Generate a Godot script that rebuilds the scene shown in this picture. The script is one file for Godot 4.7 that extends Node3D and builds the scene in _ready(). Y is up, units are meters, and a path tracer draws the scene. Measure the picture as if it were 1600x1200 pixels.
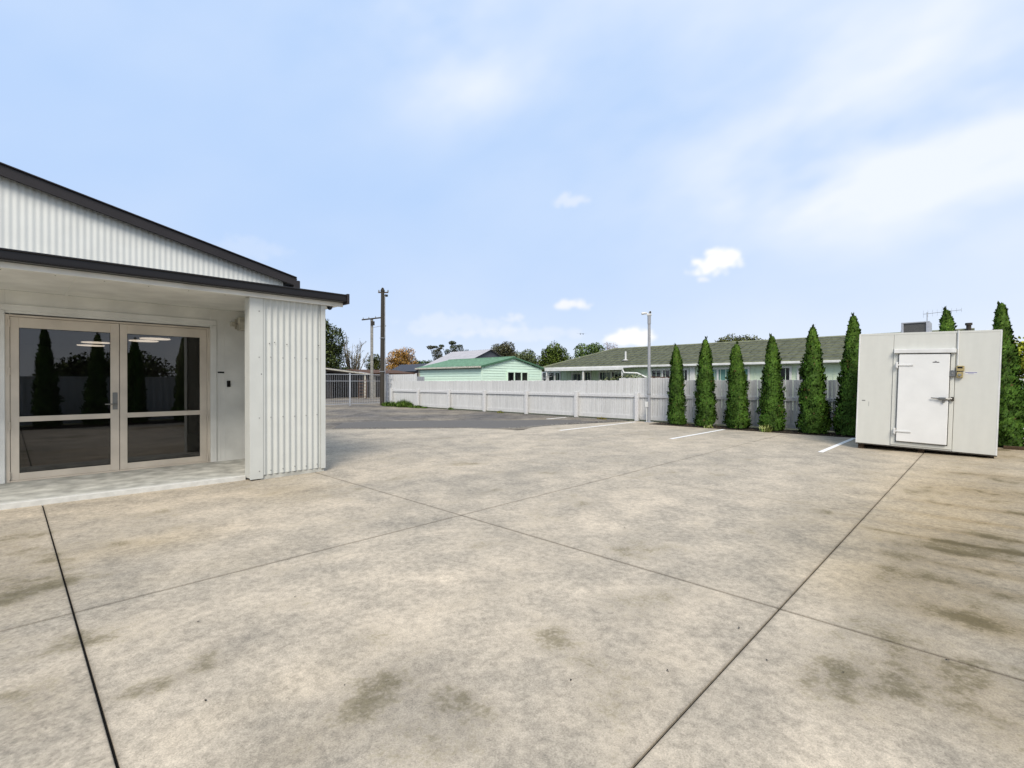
extends Node3D

# ------------------------------------------------------------------ helpers
class B:
	var v := PackedVector3Array()
	var n := PackedVector3Array()
	var u := PackedVector2Array()
	var w := PackedVector2Array()
	var c := PackedColorArray()
	var uses_uv := false
	var uses_color := false
	func tri(a: Vector3, b: Vector3, d: Vector3, na: Vector3, nb: Vector3, nd: Vector3) -> void:
		v.append(a); v.append(d); v.append(b)
		n.append(na); n.append(nd); n.append(nb)
	func flat(a: Vector3, b: Vector3, d: Vector3) -> void:
		var m := (b - a).cross(d - a)
		if m.length_squared() < 1e-16: return
		m = m.normalized()
		tri(a, b, d, m, m, m)
	func quad(a: Vector3, b: Vector3, d: Vector3, e: Vector3) -> void:   # counter-clockwise seen from outside
		flat(a, b, d); flat(a, d, e)
	func smooth(a: Vector3, b: Vector3, d: Vector3, e: Vector3, na: Vector3, nb: Vector3, nd: Vector3, ne: Vector3) -> void:
		tri(a, b, d, na, nb, nd); tri(a, d, e, na, nd, ne)
	func box(p: Vector3, s: Vector3, k := 0.0, r := Basis.IDENTITY) -> B:  # centre, size, chamfer, turn
		var h := s * 0.5
		if k <= 0.0:
			for ax in 3:
				for sg in [-1.0, 1.0]:
					var o := Vector3.ZERO; o[ax] = h[ax] * sg
					var a := Vector3.ZERO; a[(ax + 1) % 3] = h[(ax + 1) % 3]
					var b := Vector3.ZERO; b[(ax + 2) % 3] = h[(ax + 2) % 3] * sg
					quad(p + r * (o - a - b), p + r * (o + a - b), p + r * (o + a + b), p + r * (o - a + b))
			return self
		k = minf(k, minf(h.x, minf(h.y, h.z)) * 0.49)
		for ax in 3:
			var i1 := (ax + 1) % 3
			var i2 := (ax + 2) % 3
			for sg in [-1.0, 1.0]:
				var o := Vector3.ZERO; o[ax] = h[ax] * sg
				var a := Vector3.ZERO; a[i1] = h[i1] - k
				var b := Vector3.ZERO; b[i2] = (h[i2] - k) * sg
				quad(p + r * (o - a - b), p + r * (o + a - b), p + r * (o + a + b), p + r * (o - a + b))
			for s1 in [-1.0, 1.0]:
				for s2 in [-1.0, 1.0]:
					var e := Vector3.ZERO; e[ax] = h[ax] - k
					var q := Vector3.ZERO; q[i1] = h[i1] * s1; q[i2] = (h[i2] - k) * s2
					var t := Vector3.ZERO; t[i1] = (h[i1] - k) * s1; t[i2] = h[i2] * s2
					_edge(p, r, q, t, e)
		for sx in [-1.0, 1.0]:
			for sy in [-1.0, 1.0]:
				for sz in [-1.0, 1.0]:
					var a := Vector3(h.x * sx, (h.y - k) * sy, (h.z - k) * sz)
					var b := Vector3((h.x - k) * sx, h.y * sy, (h.z - k) * sz)
					var d := Vector3((h.x - k) * sx, (h.y - k) * sy, h.z * sz)
					if sx * sy * sz > 0: flat(p + r * a, p + r * b, p + r * d)
					else: flat(p + r * a, p + r * d, p + r * b)
		return self
	func _edge(p: Vector3, r: Basis, q: Vector3, t: Vector3, e: Vector3) -> void:
		var m := (t - q).cross(e)
		if m.dot(q + t) > 0: quad(p + r * (q - e), p + r * (t - e), p + r * (t + e), p + r * (q + e))
		else: quad(p + r * (t - e), p + r * (q - e), p + r * (q + e), p + r * (t + e))
	func tube(pts: Array, rad: Array, sides := 8, caps := true) -> B:
		var rings := []
		var norms := []
		for i in pts.size():
			var d: Vector3 = (pts[mini(i + 1, pts.size() - 1)] - pts[maxi(i - 1, 0)]).normalized()
			var x := d.cross(Vector3.UP)
			if x.length() < 0.1: x = d.cross(Vector3.RIGHT)
			x = x.normalized()
			var y := x.cross(d).normalized()
			var ring := []
			var nn := []
			for k in sides:
				var a := TAU * k / sides
				var q := x * cos(a) + y * sin(a)
				nn.append(q); ring.append(pts[i] + q * rad[i])
			rings.append(ring); norms.append(nn)
		for i in pts.size() - 1:
			for k in sides:
				var j := (k + 1) % sides
				smooth(rings[i][j], rings[i][k], rings[i + 1][k], rings[i + 1][j], norms[i][j], norms[i][k], norms[i + 1][k], norms[i + 1][j])
		if caps:
			for k in sides:
				var j := (k + 1) % sides
				flat(pts[0], rings[0][k], rings[0][j])
				flat(pts[-1], rings[-1][j], rings[-1][k])
		return self
	func corrugated(x0: float, x1: float, y0: float, top: Callable, z: float, pitch: float, amp: float, seg := 8) -> B:
		var cnt := int(ceil((x1 - x0) / pitch * seg))
		for i in cnt:
			var xa := x0 + (x1 - x0) * i / cnt
			var xb := x0 + (x1 - x0) * (i + 1) / cnt
			var pa := TAU * xa / pitch
			var pb := TAU * xb / pitch
			var na := Vector3(-cos(pa) * amp * TAU / pitch, 0, 1).normalized()
			var nb := Vector3(-cos(pb) * amp * TAU / pitch, 0, 1).normalized()
			var za := z + sin(pa) * amp
			var zb := z + sin(pb) * amp
			smooth(Vector3(xa, y0, za), Vector3(xb, y0, zb), Vector3(xb, top.call(xb), zb), Vector3(xa, top.call(xa), za), na, nb, nb, na)
		return self
	func prism(poly: PackedVector2Array, y0: float, y1: float, k := 0.0) -> B:   # poly in (x, z), flat top at y1
		var p := poly
		if not Geometry2D.is_polygon_clockwise(p): p.reverse()
		var inner := p
		if k > 0.0:
			var o := Geometry2D.offset_polygon(p, -k, Geometry2D.JOIN_MITER)
			if o.size() > 0 and o[0].size() == p.size():
				# line up the first points
				inner = o[0]
				if Geometry2D.is_polygon_clockwise(inner) != Geometry2D.is_polygon_clockwise(p): inner.reverse()
				var best := 0
				for i in inner.size():
					if inner[i].distance_to(p[0]) < inner[best].distance_to(p[0]): best = i
				var q := PackedVector2Array()
				for i in inner.size(): q.append(inner[(best + i) % inner.size()])
				inner = q
			else: k = 0.0
		var tr := Geometry2D.triangulate_polygon(inner)
		for i in range(0, tr.size(), 3):
			var a := Vector3(inner[tr[i]].x, y1, inner[tr[i]].y)
			var b := Vector3(inner[tr[i + 1]].x, y1, inner[tr[i + 1]].y)
			var d := Vector3(inner[tr[i + 2]].x, y1, inner[tr[i + 2]].y)
			if (b - a).cross(d - a).y > 0: flat(a, b, d)
			else: flat(a, d, b)
		for i in p.size():
			var j := (i + 1) % p.size()
			var mid := (p[i] + p[j]) * 0.5
			var e := p[j] - p[i]
			var outw := Vector2(e.y, -e.x).normalized()
			if Geometry2D.is_point_in_polygon(mid + outw * 0.001, p): outw = -outw
			var rows := [[inner, y1], [p, y1 - k], [p, y0]]
			for t in 2:
				var pa: PackedVector2Array = rows[t][0]
				var pb: PackedVector2Array = rows[t + 1][0]
				var a := Vector3(pa[i].x, rows[t][1], pa[i].y)
				var b := Vector3(pa[j].x, rows[t][1], pa[j].y)
				var d := Vector3(pb[j].x, rows[t + 1][1], pb[j].y)
				var f := Vector3(pb[i].x, rows[t + 1][1], pb[i].y)
				if (d - a).cross(b - a).length() < 1e-9: continue
				if (b - a).cross(d - a).dot(Vector3(outw.x, 0.3, outw.y)) > 0: quad(a, b, d, f)
				else: quad(b, a, f, d)
		return self
	func ground_uv(o: Vector2, span: float, tile: float) -> B:
		uses_uv = true
		for q in v:
			u.append(Vector2((q.x - o.x) / span, (q.z - o.y) / span))
			w.append(Vector2(q.x / tile, q.z / tile))
		return self
	func mesh() -> ArrayMesh:
		var arr := []
		arr.resize(Mesh.ARRAY_MAX)
		arr[Mesh.ARRAY_VERTEX] = v
		arr[Mesh.ARRAY_NORMAL] = n
		if uses_uv:
			arr[Mesh.ARRAY_TEX_UV] = u
			arr[Mesh.ARRAY_TEX_UV2] = w
		if uses_color: arr[Mesh.ARRAY_COLOR] = c
		var m := ArrayMesh.new()
		m.add_surface_from_arrays(Mesh.PRIMITIVE_TRIANGLES, arr)
		return m

var taken := {}
var M := {}
var rng := RandomNumberGenerator.new()

func numbered(called: String) -> String:
	if not taken.has(called):
		taken[called] = 0
		return called
	taken[called] += 1
	return "%s_%03d" % [called, taken[called]]

func tag(o: Node, label := "", category := "", group := "", kind := "") -> Node:
	if label: o.set_meta("label", label)
	if category: o.set_meta("category", category)
	if group: o.set_meta("group", group)
	if kind: o.set_meta("kind", kind)
	return o

func thing(called: String, label: String, category: String, at := Vector3.ZERO, turn := 0.0, group := "") -> Node3D:
	var o := Node3D.new()
	o.name = numbered(called)
	add_child(o)
	o.position = at
	o.rotation_degrees.y = turn
	tag(o, label, category, group)
	return o

func put(called: String, m: Mesh, mat: Material, parent: Node = null, at := Vector3.ZERO) -> MeshInstance3D:
	var o := MeshInstance3D.new()
	o.name = numbered(called) if parent == null else called
	o.mesh = m
	o.material_override = mat
	o.position = at
	(self if parent == null else parent).add_child(o, true)
	return o

func struct(called: String, m: Mesh, mat: Material, label := "") -> MeshInstance3D:
	var o := put(called, m, mat)
	tag(o, label, "", "", "structure")
	return o

func bx(s: Vector3, k := 0.0) -> ArrayMesh:
	return B.new().box(Vector3.ZERO, s, k).mesh()

func between(a: Vector3, b: Vector3, k := 0.0) -> ArrayMesh:   # a box from one corner to the other
	return B.new().box((a + b) * 0.5, (b - a).abs(), k).mesh()

func lin(r: float, g: float, b: float) -> Color:
	return Color(r, g, b).linear_to_srgb()

func noise(sd: int, freq: float, oct := 4, kind := FastNoiseLite.TYPE_SIMPLEX_SMOOTH) -> FastNoiseLite:
	var f := FastNoiseLite.new()
	f.seed = sd
	f.noise_type = kind
	f.frequency = freq
	f.fractal_octaves = oct
	f.fractal_type = FastNoiseLite.FRACTAL_FBM
	return f

func gray_tex(sd: int, freq: float, oct: int, lo: float, hi: float, size := 512) -> ImageTexture:
	var im := noise(sd, freq, oct).get_seamless_image(size, size)
	var d := im.get_data()
	for i in d.size(): d[i] = int(255.0 * (lo + (hi - lo) * d[i] / 255.0))
	var o := Image.create_from_data(size, size, false, Image.FORMAT_L8, d)
	o.convert(Image.FORMAT_RGB8)
	return ImageTexture.create_from_image(o)

func streak_tex(sd: int, lo: float) -> ImageTexture:
	var im := noise(sd, 0.02, 4).get_seamless_image(512, 64)
	im.resize(512, 512, Image.INTERPOLATE_CUBIC)
	var d := im.get_data()
	var e := noise(sd + 1, 0.02, 4).get_seamless_image(512, 512).get_data()
	for i in d.size(): d[i] = int(255.0 * (lo + (1.0 - lo) * (0.65 * d[i] + 0.35 * e[i]) / 255.0))
	var o := Image.create_from_data(512, 512, false, Image.FORMAT_L8, d)
	o.convert(Image.FORMAT_RGB8)
	return ImageTexture.create_from_image(o)

func norm_tex(sd: int, freq: float, oct: int, strength: float, size := 512) -> ImageTexture:
	var im := noise(sd, freq, oct).get_seamless_image(size, size)
	im.convert(Image.FORMAT_RGBA8)
	im.bump_map_to_normal_map(strength)
	return ImageTexture.create_from_image(im)

func mat(col: Color, rough := 0.6, tex: Texture2D = null, scale := 1.0, nrm: Texture2D = null, nscale := 0.3, world := false) -> StandardMaterial3D:
	var m := StandardMaterial3D.new()
	m.albedo_color = col
	m.roughness = rough
	m.metallic_specular = 0.4
	m.uv1_triplanar = true
	m.uv1_world_triplanar = world
	m.uv1_scale = Vector3.ONE * scale
	if tex: m.albedo_texture = tex
	if nrm:
		m.normal_enabled = true
		m.normal_texture = nrm
		m.normal_scale = nscale
	return m

# ------------------------------------------------------------------ sky
const SKY := 0.458

func make_sky() -> Sky:
	var W := 1536
	var Hh := 768
	var buf := PackedFloat32Array()
	buf.resize(W * Hh * 3)
	var veil := noise(11, 1.6, 5)
	var fine := noise(12, 9.0, 5)
	var vfine := noise(13, 38.0, 4)
	# small cumulus puffs: azimuth and elevation in degrees, half sizes, strength
	var puffs := [[68.13, 12.3, 3.3, 1.75, 1.5], [53.4, 8.8, 2.7, 0.9, 0.85], [59.4, 5.1, 3.0, 1.6, 1.4], [52.5, 20.0, 2.4, 0.9, 0.4],
		[66.9, 11.0, 1.1, 0.35, 0.6], [18.3, 13.4, 3.6, 1.5, 0.15], [45.8, 7.4, 1.6, 0.7, 0.5], [40.0, 6.4, 9.0, 1.7, 0.28], [47.0, 5.5, 8.0, 1.1, 0.25],
		[120, 14, 7, 2.5, 0.9], [160, 9, 6, 2, 0.9], [205, 16, 9, 3, 0.9], [250, 10, 7, 2.4, 0.9], [300, 13, 8, 3, 0.9], [335, 8, 6, 2, 0.9]]
	# broad soft veils
	var veils := [[35.0, 35.0, 8.0, 5.0, 0.42], [41.0, 30.5, 8.0, 4.0, 0.34], [52.0, 46.0, 26.0, 12.0, 0.55], [91.0, 20.0, 17.0, 7.0, 0.70], [80.0, 17.0, 12.0, 3.6, 0.45], [72.0, 24.0, 16.0, 7.0, 0.30], [98.0, 34.0, 26.0, 14.0, 0.4], [-4.0, 37.0, 20.0, 8.0, 0.3],
		[150.0, 30.0, 30.0, 14.0, 0.7], [220.0, 35.0, 30.0, 14.0, 0.7], [290.0, 30.0, 30.0, 14.0, 0.7]]
	var streak := noise(14, 1.0, 5)
	# the high cloud is combed up to the right
	var rf := Vector3(sin(0.8) * cos(0.35), sin(0.35), -cos(0.8) * cos(0.35))
	var rr := rf.cross(Vector3.UP).normalized()
	var ru := rr.cross(rf).normalized()
	var ra := (rr * cos(0.42) + ru * sin(0.42)).normalized()
	var rb := (ru * cos(0.42) - rr * sin(0.42)).normalized()
	for y in Hh:
		var el := PI * 0.5 - PI * (y + 0.5) / Hh
		var eld := rad_to_deg(el)
		if eld < -1.0:
			for x in W:
				var i := (y * W + x) * 3
				buf[i] = 0.22; buf[i + 1] = 0.21; buf[i + 2] = 0.20
			continue
		var ce := cos(el)
		var low := exp(-maxf(eld, 0.0) / 7.5)
		for x in W:
			var az := TAU * (x + 0.5) / W
			var azd := rad_to_deg(az)
			if azd > 345.0: azd -= 360.0
			var d := Vector3(sin(az) * ce, sin(el), -cos(az) * ce)
			var nv := veil.get_noise_3d(d.x, d.y * 1.9, d.z) * 0.5 + 0.5
			var nf := fine.get_noise_3d(d.x, d.y * 1.7, d.z)
			var p1 := d.dot(ra) * 2.2
			var p2 := d.dot(rb) * 4.6
			var p3 := d.dot(rf) * 2.2
			var stk := streak.get_noise_3d(p1, p2, p3)
			var s := 0.15 + 0.74 * low + stk * 0.08
			s += 0.16 * smoothstep(15.0, 60.0, eld)
			s += 0.25 * smoothstep(48.0, 95.0, azd) * (1.0 - smoothstep(200.0, 300.0, azd))
			s += (nv - 0.5) * 0.22
			for q in veils:
				var dx: float = (azd - q[0]) / q[2]
				var dy: float = (eld - q[1]) / q[3]
				var r2 := dx * dx + dy * dy
				if r2 < 5.0: s += q[4] * exp(-r2) * clampf(0.62 + nf * 0.18 + stk * 0.9 + (nv - 0.5) * 1.1, 0.0, 1.1)
			s = clampf(s, 0.0, 1.0)
			var col := Vector3(0.425, 0.620, 0.955).lerp(Vector3(0.86, 0.915, 1.0), s)
			for q in puffs:
				var dx: float = (azd - q[0]) / q[2]
				if absf(dx) > 1.6: continue
				var dy: float = (eld - q[1]) / q[3]
				if absf(dy) > 1.8: continue
				var lower := 1.0 if dy > 0.0 else 1.7
				var dens := 1.0 - (dx * dx + dy * dy * lower) + nf * 0.9 + vfine.get_noise_3d(d.x, d.y * 1.4, d.z) * 0.75
				var a: float = smoothstep(0.0, 0.75, dens) * minf(q[4], 1.0)
				var lit := 1.02 if q[4] > 1.0 else 0.97
				col = col.lerp(Vector3(lit, lit, lit * 1.01), a)
			var i := (y * W + x) * 3
			buf[i] = col.x * SKY; buf[i + 1] = col.y * SKY; buf[i + 2] = col.z * SKY
	var im := Image.create_from_data(W, Hh, false, Image.FORMAT_RGBF, buf.to_byte_array())
	var pm := PanoramaSkyMaterial.new()
	pm.panorama = ImageTexture.create_from_image(im)
	var sky := Sky.new()
	sky.sky_material = pm
	return sky

# ------------------------------------------------------------------ concrete
func concrete_tex(o: Vector2, span: float, N: int, sd: int) -> ImageTexture:
	var ppm := N / span
	var big := _stretch(noise(3, 0.42 / ppm, 4), o, ppm, N, 2.0)
	var mf := noise(4, 1.6 / ppm, 7)
	mf.fractal_gain = 0.62
	var med := _field(mf, o, ppm, N)
	var df := noise(5, 0.95 / ppm, 6)
	df.fractal_gain = 0.62
	var drk := _stretch(df, o, ppm, N, 1.6)
	var sf := noise(6, 11.0 / ppm, 7)
	sf.fractal_gain = 0.80
	var spk := _field(sf, o, ppm, N)
	var grit := _field(noise(8, 34.0 / ppm, 3), o, ppm, N)
	var fin := _field(noise(7, 120.0 / ppm, 2), o, ppm, N)
	# broad stains and tints where they lie in the yard: x, z, radius along x, radius along z, dark, ochre
	var spots := [[1.36, -1.75, .22, .3, 75, 0], [1.38, -2.1, .3, .14, 50, 0], [1.38, -2.54, .16, .1, 30, 0], [.6, -2.85, .32, .1, 62, 5], [.84, -3.02, .22, .1, 55, 0], [.1, -3.07, .2, .3, 45, 10], [.12, -3.65, .3, .12, 45, 0],
		[.76, -1.95, .3, .2, 45, 10], [.0, -4.9, .3, .5, 50, 20], [-.1, -6.1, .35, .6, 48, 15], [.9, -5.4, .6, .35, 15, 35], [2.6, -6.6, .5, .6, 18, 25], [2.8, -.42, .3, .3, 50, 15], [3.3, -.25, .35, .25, 62, 25], [3.1, .1, .5, .25, 55, 30],
		[4.1, .05, .25, .35, 38, 55], [4.3, -.55, .6, .5, 16, 32], [4.75, .12, .12, .55, 45, 35], [5.2, .3, .09, .9, 50, 30], [5.62, .1, .06, .5, 60, 35], [5.95, .05, .06, .7, 55, 45], [6.4, .1, .08, .8, 45, 40], [7.0, .1, .1, .9, 40, 40], [7.75, .1, .12, .9, 40, 35], [9.0, .3, .4, .9, 40, 30], [10.6, .3, .3, .9, 40, 30],
		[5.6, -.3, 1.4, .8, 12, 42], [8.5, -.2, 2.5, .9, 8, 45], [2.0, -1.2, .4, .2, 22, 5], [2.1, -1.5, .2, .4, 20, 0], [11.8, -4.2, .7, .4, 15, 5], [12.2, -7.0, .8, .4, 16, 5], [14.6, -1.0, .6, 2.0, 35, 10], [13.0, -.6, .5, 2.2, 25, 10],
		[3.2, -6.5, .5, .12, 20, 10], [2.6, -2.1, .25, .2, -25, 0], [1.9, -2.9, .4, .3, -22, 0], [2.4, -3.6, .8, .35, -18, 0], [4.4, -1.3, .35, .5, -30, 0], [5.0, -.75, .7, .25, -26, 0], [4.3, -2.8, .9, .4, -14, 0], [1.2, -3.6, .5, .25, -20, 0], [1.0, -4.4, .9, .2, -20, 10], [1.9, -.75, .3, .2, -22, 0], [.9, -2.4, .5, .15, -18, 10], [8.0, -7.8, 1.2, .5, -12, 0], [7.0, -5.0, .8, .5, -10, 0]]
	var S := 192
	var sdark := PackedByteArray()
	var socre := PackedByteArray()
	sdark.resize(S * S); socre.resize(S * S)
	for j in S:
		for i in S:
			var x := o.x + span * (i + 0.5) / S
			var z := o.y + span * (j + 0.5) / S
			var a := 0.0
			var b := 0.0
			for q in spots:
				var dx: float = (x - q[0]) / q[2]
				var dz: float = (z - q[1]) / q[3]
				var r2 := dx * dx + dz * dz
				if r2 < 6.0:
					var e := exp(-r2)
					a += q[4] * e; b += q[5] * e
			b += 30.0 * smoothstep(3.0, 7.0, x) * smoothstep(-2.6, -0.2, z)
			a += 24.0 * smoothstep(3.2, 6.0, x) * smoothstep(-1.1, 0.1, z)
			sdark[j * S + i] = clampi(int(80 + a), 0, 255)
			socre[j * S + i] = clampi(int(b * 1.6), 0, 255)
	var di := Image.create_from_data(S, S, false, Image.FORMAT_L8, sdark)
	di.resize(N, N, Image.INTERPOLATE_CUBIC)
	var oi := Image.create_from_data(S, S, false, Image.FORMAT_L8, socre)
	oi.resize(N, N, Image.INTERPOLATE_CUBIC)
	var D := di.get_data()
	var O := oi.get_data()
	var out := PackedByteArray()
	out.resize(N * N * 3)
	var dark_of := PackedFloat32Array()
	var spk_of := PackedFloat32Array()
	for i in 520:
		dark_of.append(smoothstep(96.0, 275.0, float(i)))
		spk_of.append(smoothstep(138.0, 222.0, float(i)))
	var k := 0
	for i in N * N:
		var st := D[i] - 80
		var m := med[i]
		var g := fin[i]
		var dk := dark_of[clampi(((drk[i] * 5) >> 3) + 36 + ((st * m) >> 7) + ((m - 128) >> 1), 0, 519)]
		var sp := spk_of[clampi(((grit[i] * 3 + spk[i] * 4 + g) >> 3) + int(dk * 120.0) - 14, 0, 519)]
		var t := 185.0 + (big[i] - 128) * 0.10 + (m - 128) * 0.19 + (g - 128) * 0.20 + (spk[i] - 128) * 0.26 + (grit[i] - 128) * 0.07 - st * 0.13
		if g > 196: t *= 1.0 - (g - 196) * 0.0045
		t *= 1.0 - dk * 0.06 - sp * 0.33 * (0.25 + 0.75 * dk)
		var oc := O[i] * 0.0048
		var wm := (big[i] + m - 256) * 0.010
		out[k] = clampi(int(t * (1.042 - oc * 0.05) + wm), 0, 255)
		out[k + 1] = clampi(int(t * (0.980 - oc * 0.11)), 0, 255)
		out[k + 2] = clampi(int(t * (0.880 - oc * 0.22 - sp * dk * 0.07) - wm), 0, 255)
		k += 3
	# grime that has crept along the edges of the joints: [across x?, where, strength]
	for q in [[1, 0.287, 0.22], [1, 3.44, 0.30], [1, 6.60, 0.12], [1, 9.76, 0.06], [1, -2.875, 0.3], [0, -0.96, 0.22], [0, -4.12, 0.24], [0, -7.28, 0.08]]:
		var at: float = ((q[1] - (o.x if q[0] == 1 else o.y)) * ppm)
		var reach := maxf(0.013 * ppm, 1.3)
		for d in range(int(at - reach * 2.0), int(at + reach * 2.0) + 1):
			if d < 0 or d >= N: continue
			var e: float = exp(-pow((d + 0.5 - at) / reach, 2.0)) * q[2]
			for c in N:
				var i := (c * N + d) if q[0] == 1 else (d * N + c)
				var f: float = 1.0 - e * (0.45 + 0.75 * spk[i] / 255.0)
				i *= 3
				out[i] = int(out[i] * f); out[i + 1] = int(out[i + 1] * f); out[i + 2] = int(out[i + 2] * f)
	return ImageTexture.create_from_image(Image.create_from_data(N, N, false, Image.FORMAT_RGB8, out))

func grain_tex(sd: int, lo: float, size := 512) -> ImageTexture:
	rng.seed = sd
	var a := PackedByteArray()
	a.resize(size * size)
	var im := noise(sd, 0.22, 3).get_seamless_image(size, size).get_data()
	for i in a.size():
		var e := rng.randf()
		var v := lo + (1.0 - lo) * (0.5 * e + 0.5 * im[i] / 255.0)
		if e > 0.985: v *= 0.72
		a[i] = int(255.0 * v)
	var o := Image.create_from_data(size, size, false, Image.FORMAT_L8, a)
	o.convert(Image.FORMAT_RGB8)
	return ImageTexture.create_from_image(o)

func _field(f: FastNoiseLite, o: Vector2, ppm: float, N: int) -> PackedByteArray:
	f.offset = Vector3(o.x * ppm, o.y * ppm, 0)
	return f.get_image(N, N, false, false, true).get_data()

func _stretch(f: FastNoiseLite, o: Vector2, ppm: float, N: int, by: float) -> PackedByteArray:
	f.offset = Vector3(o.x * ppm / by, o.y * ppm, 0)
	var im := f.get_image(int(N / by), N, false, false, true)
	im.resize(N, N, Image.INTERPOLATE_BILINEAR)
	return im.get_data()

# ------------------------------------------------------------------ plants
func leaf(b: B, p: Vector3, along: Vector3, across: Vector3, nn: Vector3, col: Color) -> void:
	b.tri(p - across, p + along * 0.45 - across * 0.2 + across * 1.2, p + along, nn, nn, nn)
	b.tri(p - across, p + along, p + along * 0.45 - across * 1.2, nn, nn, nn)
	for i in 6: b.c.append(col)

func rnd3() -> Vector3:
	return Vector3(rng.randf_range(-1, 1), rng.randf_range(-1, 1), rng.randf_range(-1, 1))

func cypress(p: Vector3, h: float, full: float, sd: int, label: String, group: String, sharp := 1.0) -> void:
	rng.seed = sd
	var r := full * 0.85
	var t := thing("cypress_tree", label, "tree", p, 0, group)
	var lump := noise(sd, 1.0, 3)
	lump.frequency = 1.0
	var prof := func(y: float) -> float:     # 0 at the ground, 1 at the tip
		var base := 0.80 + 0.20 * smoothstep(0.0, 0.10, y)
		return base * (1.0 - (0.46 + 0.4 * (sharp - 1.0)) * y) * pow(1.0 - pow(y, 6.5 - 7.0 * (sharp - 1.0)), 0.7) * 0.95
	var rad := func(y: float, a: float) -> float:
		var q := Vector3(cos(a) * 0.9, y * h * 1.6, sin(a) * 0.9)
		return r * prof.call(y) * (1.0 + lump.get_noise_3dv(q) * 0.55 + lump.get_noise_3dv(q * 2.7) * 0.40)
	var core := B.new()
	core.uses_color = true
	var rows := 26
	var cols := 14
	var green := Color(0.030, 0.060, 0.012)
	for i in rows:
		for k in cols:
			var ya := 0.03 + 0.95 * i / rows
			var yb := 0.03 + 0.95 * (i + 1) / rows
			var aa := TAU * k / cols
			var ab := TAU * (k + 1) / cols
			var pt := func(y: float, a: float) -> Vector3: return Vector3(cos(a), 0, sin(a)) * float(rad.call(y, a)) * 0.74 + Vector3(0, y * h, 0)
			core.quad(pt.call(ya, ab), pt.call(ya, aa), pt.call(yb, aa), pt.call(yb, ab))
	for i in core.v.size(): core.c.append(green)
	var crown := B.new()
	crown.uses_color = true
	var count := int(5200 * h * r / 0.30)
	for i in count:
		var y := pow(rng.randf(), 1.25) * 0.985 + 0.01
		var a := rng.randf() * TAU
		var rr: float = rad.call(y, a)
		var depth := rng.randf()
		var dir := Vector3(cos(a), 0, sin(a))
		var q: Vector3 = dir * rr * (0.68 + 0.32 * depth) + Vector3(0, y * h, 0)
		var up := (Vector3.UP * rng.randf_range(0.6, 1.2) + dir * rng.randf_range(0.15, 0.95) + rnd3() * 0.45).normalized()
		var size := rng.randf_range(0.035, 0.075) * (0.8 + r)
		var side := up.cross(dir + rnd3() * 0.8).normalized() * size * rng.randf_range(0.22, 0.36)
		var nn := (dir + up * 0.35 + rnd3() * 0.5).normalized()
		var hue := lump.get_noise_3d(q.x * 3.0, q.y * 2.0 + 40.0, q.z * 3.0)
		var v := rng.randf_range(0.75, 1.4) + hue * 0.8
		var tip := rng.randf() * (0.35 + 0.65 * smoothstep(0.55, 1.0, y))
		var col := Color(0.036 + 0.060 * tip, 0.082 + 0.086 * tip, 0.013 + 0.009 * tip) * v
		if rng.randf() < 0.012: col = Color(0.10, 0.075, 0.028)
		col.a = 1.0
		leaf(crown, q, up * size, side, nn, col)
	var tilt := rnd3() * 0.05
	for i in 34:      # the loose leader
		var e := rng.randf()
		var q := Vector3(0, h * 0.965 + 0.17 * e, 0) + rnd3() * 0.03 * (1.0 - 0.6 * e) + Vector3(tilt.x, 0, tilt.z) * e
		var up := (Vector3.UP + rnd3() * 0.5).normalized()
		leaf(crown, q, up * 0.09, up.cross(rnd3()).normalized() * 0.016, rnd3().normalized(), Color(0.055, 0.095, 0.022))
	t.rotation_degrees = Vector3(rng.randf_range(-1.2, 1.2), 0, rng.randf_range(-1.2, 1.2))
	put("inner_foliage", core.mesh(), M.leaf, t)
	put("crown", crown.mesh(), M.leaf, t)
	put("trunk", B.new().tube([Vector3(0, -0.03, 0), Vector3(0, h * 0.5, 0)], [0.045, 0.02], 8).mesh(), M.bark, t)

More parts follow.
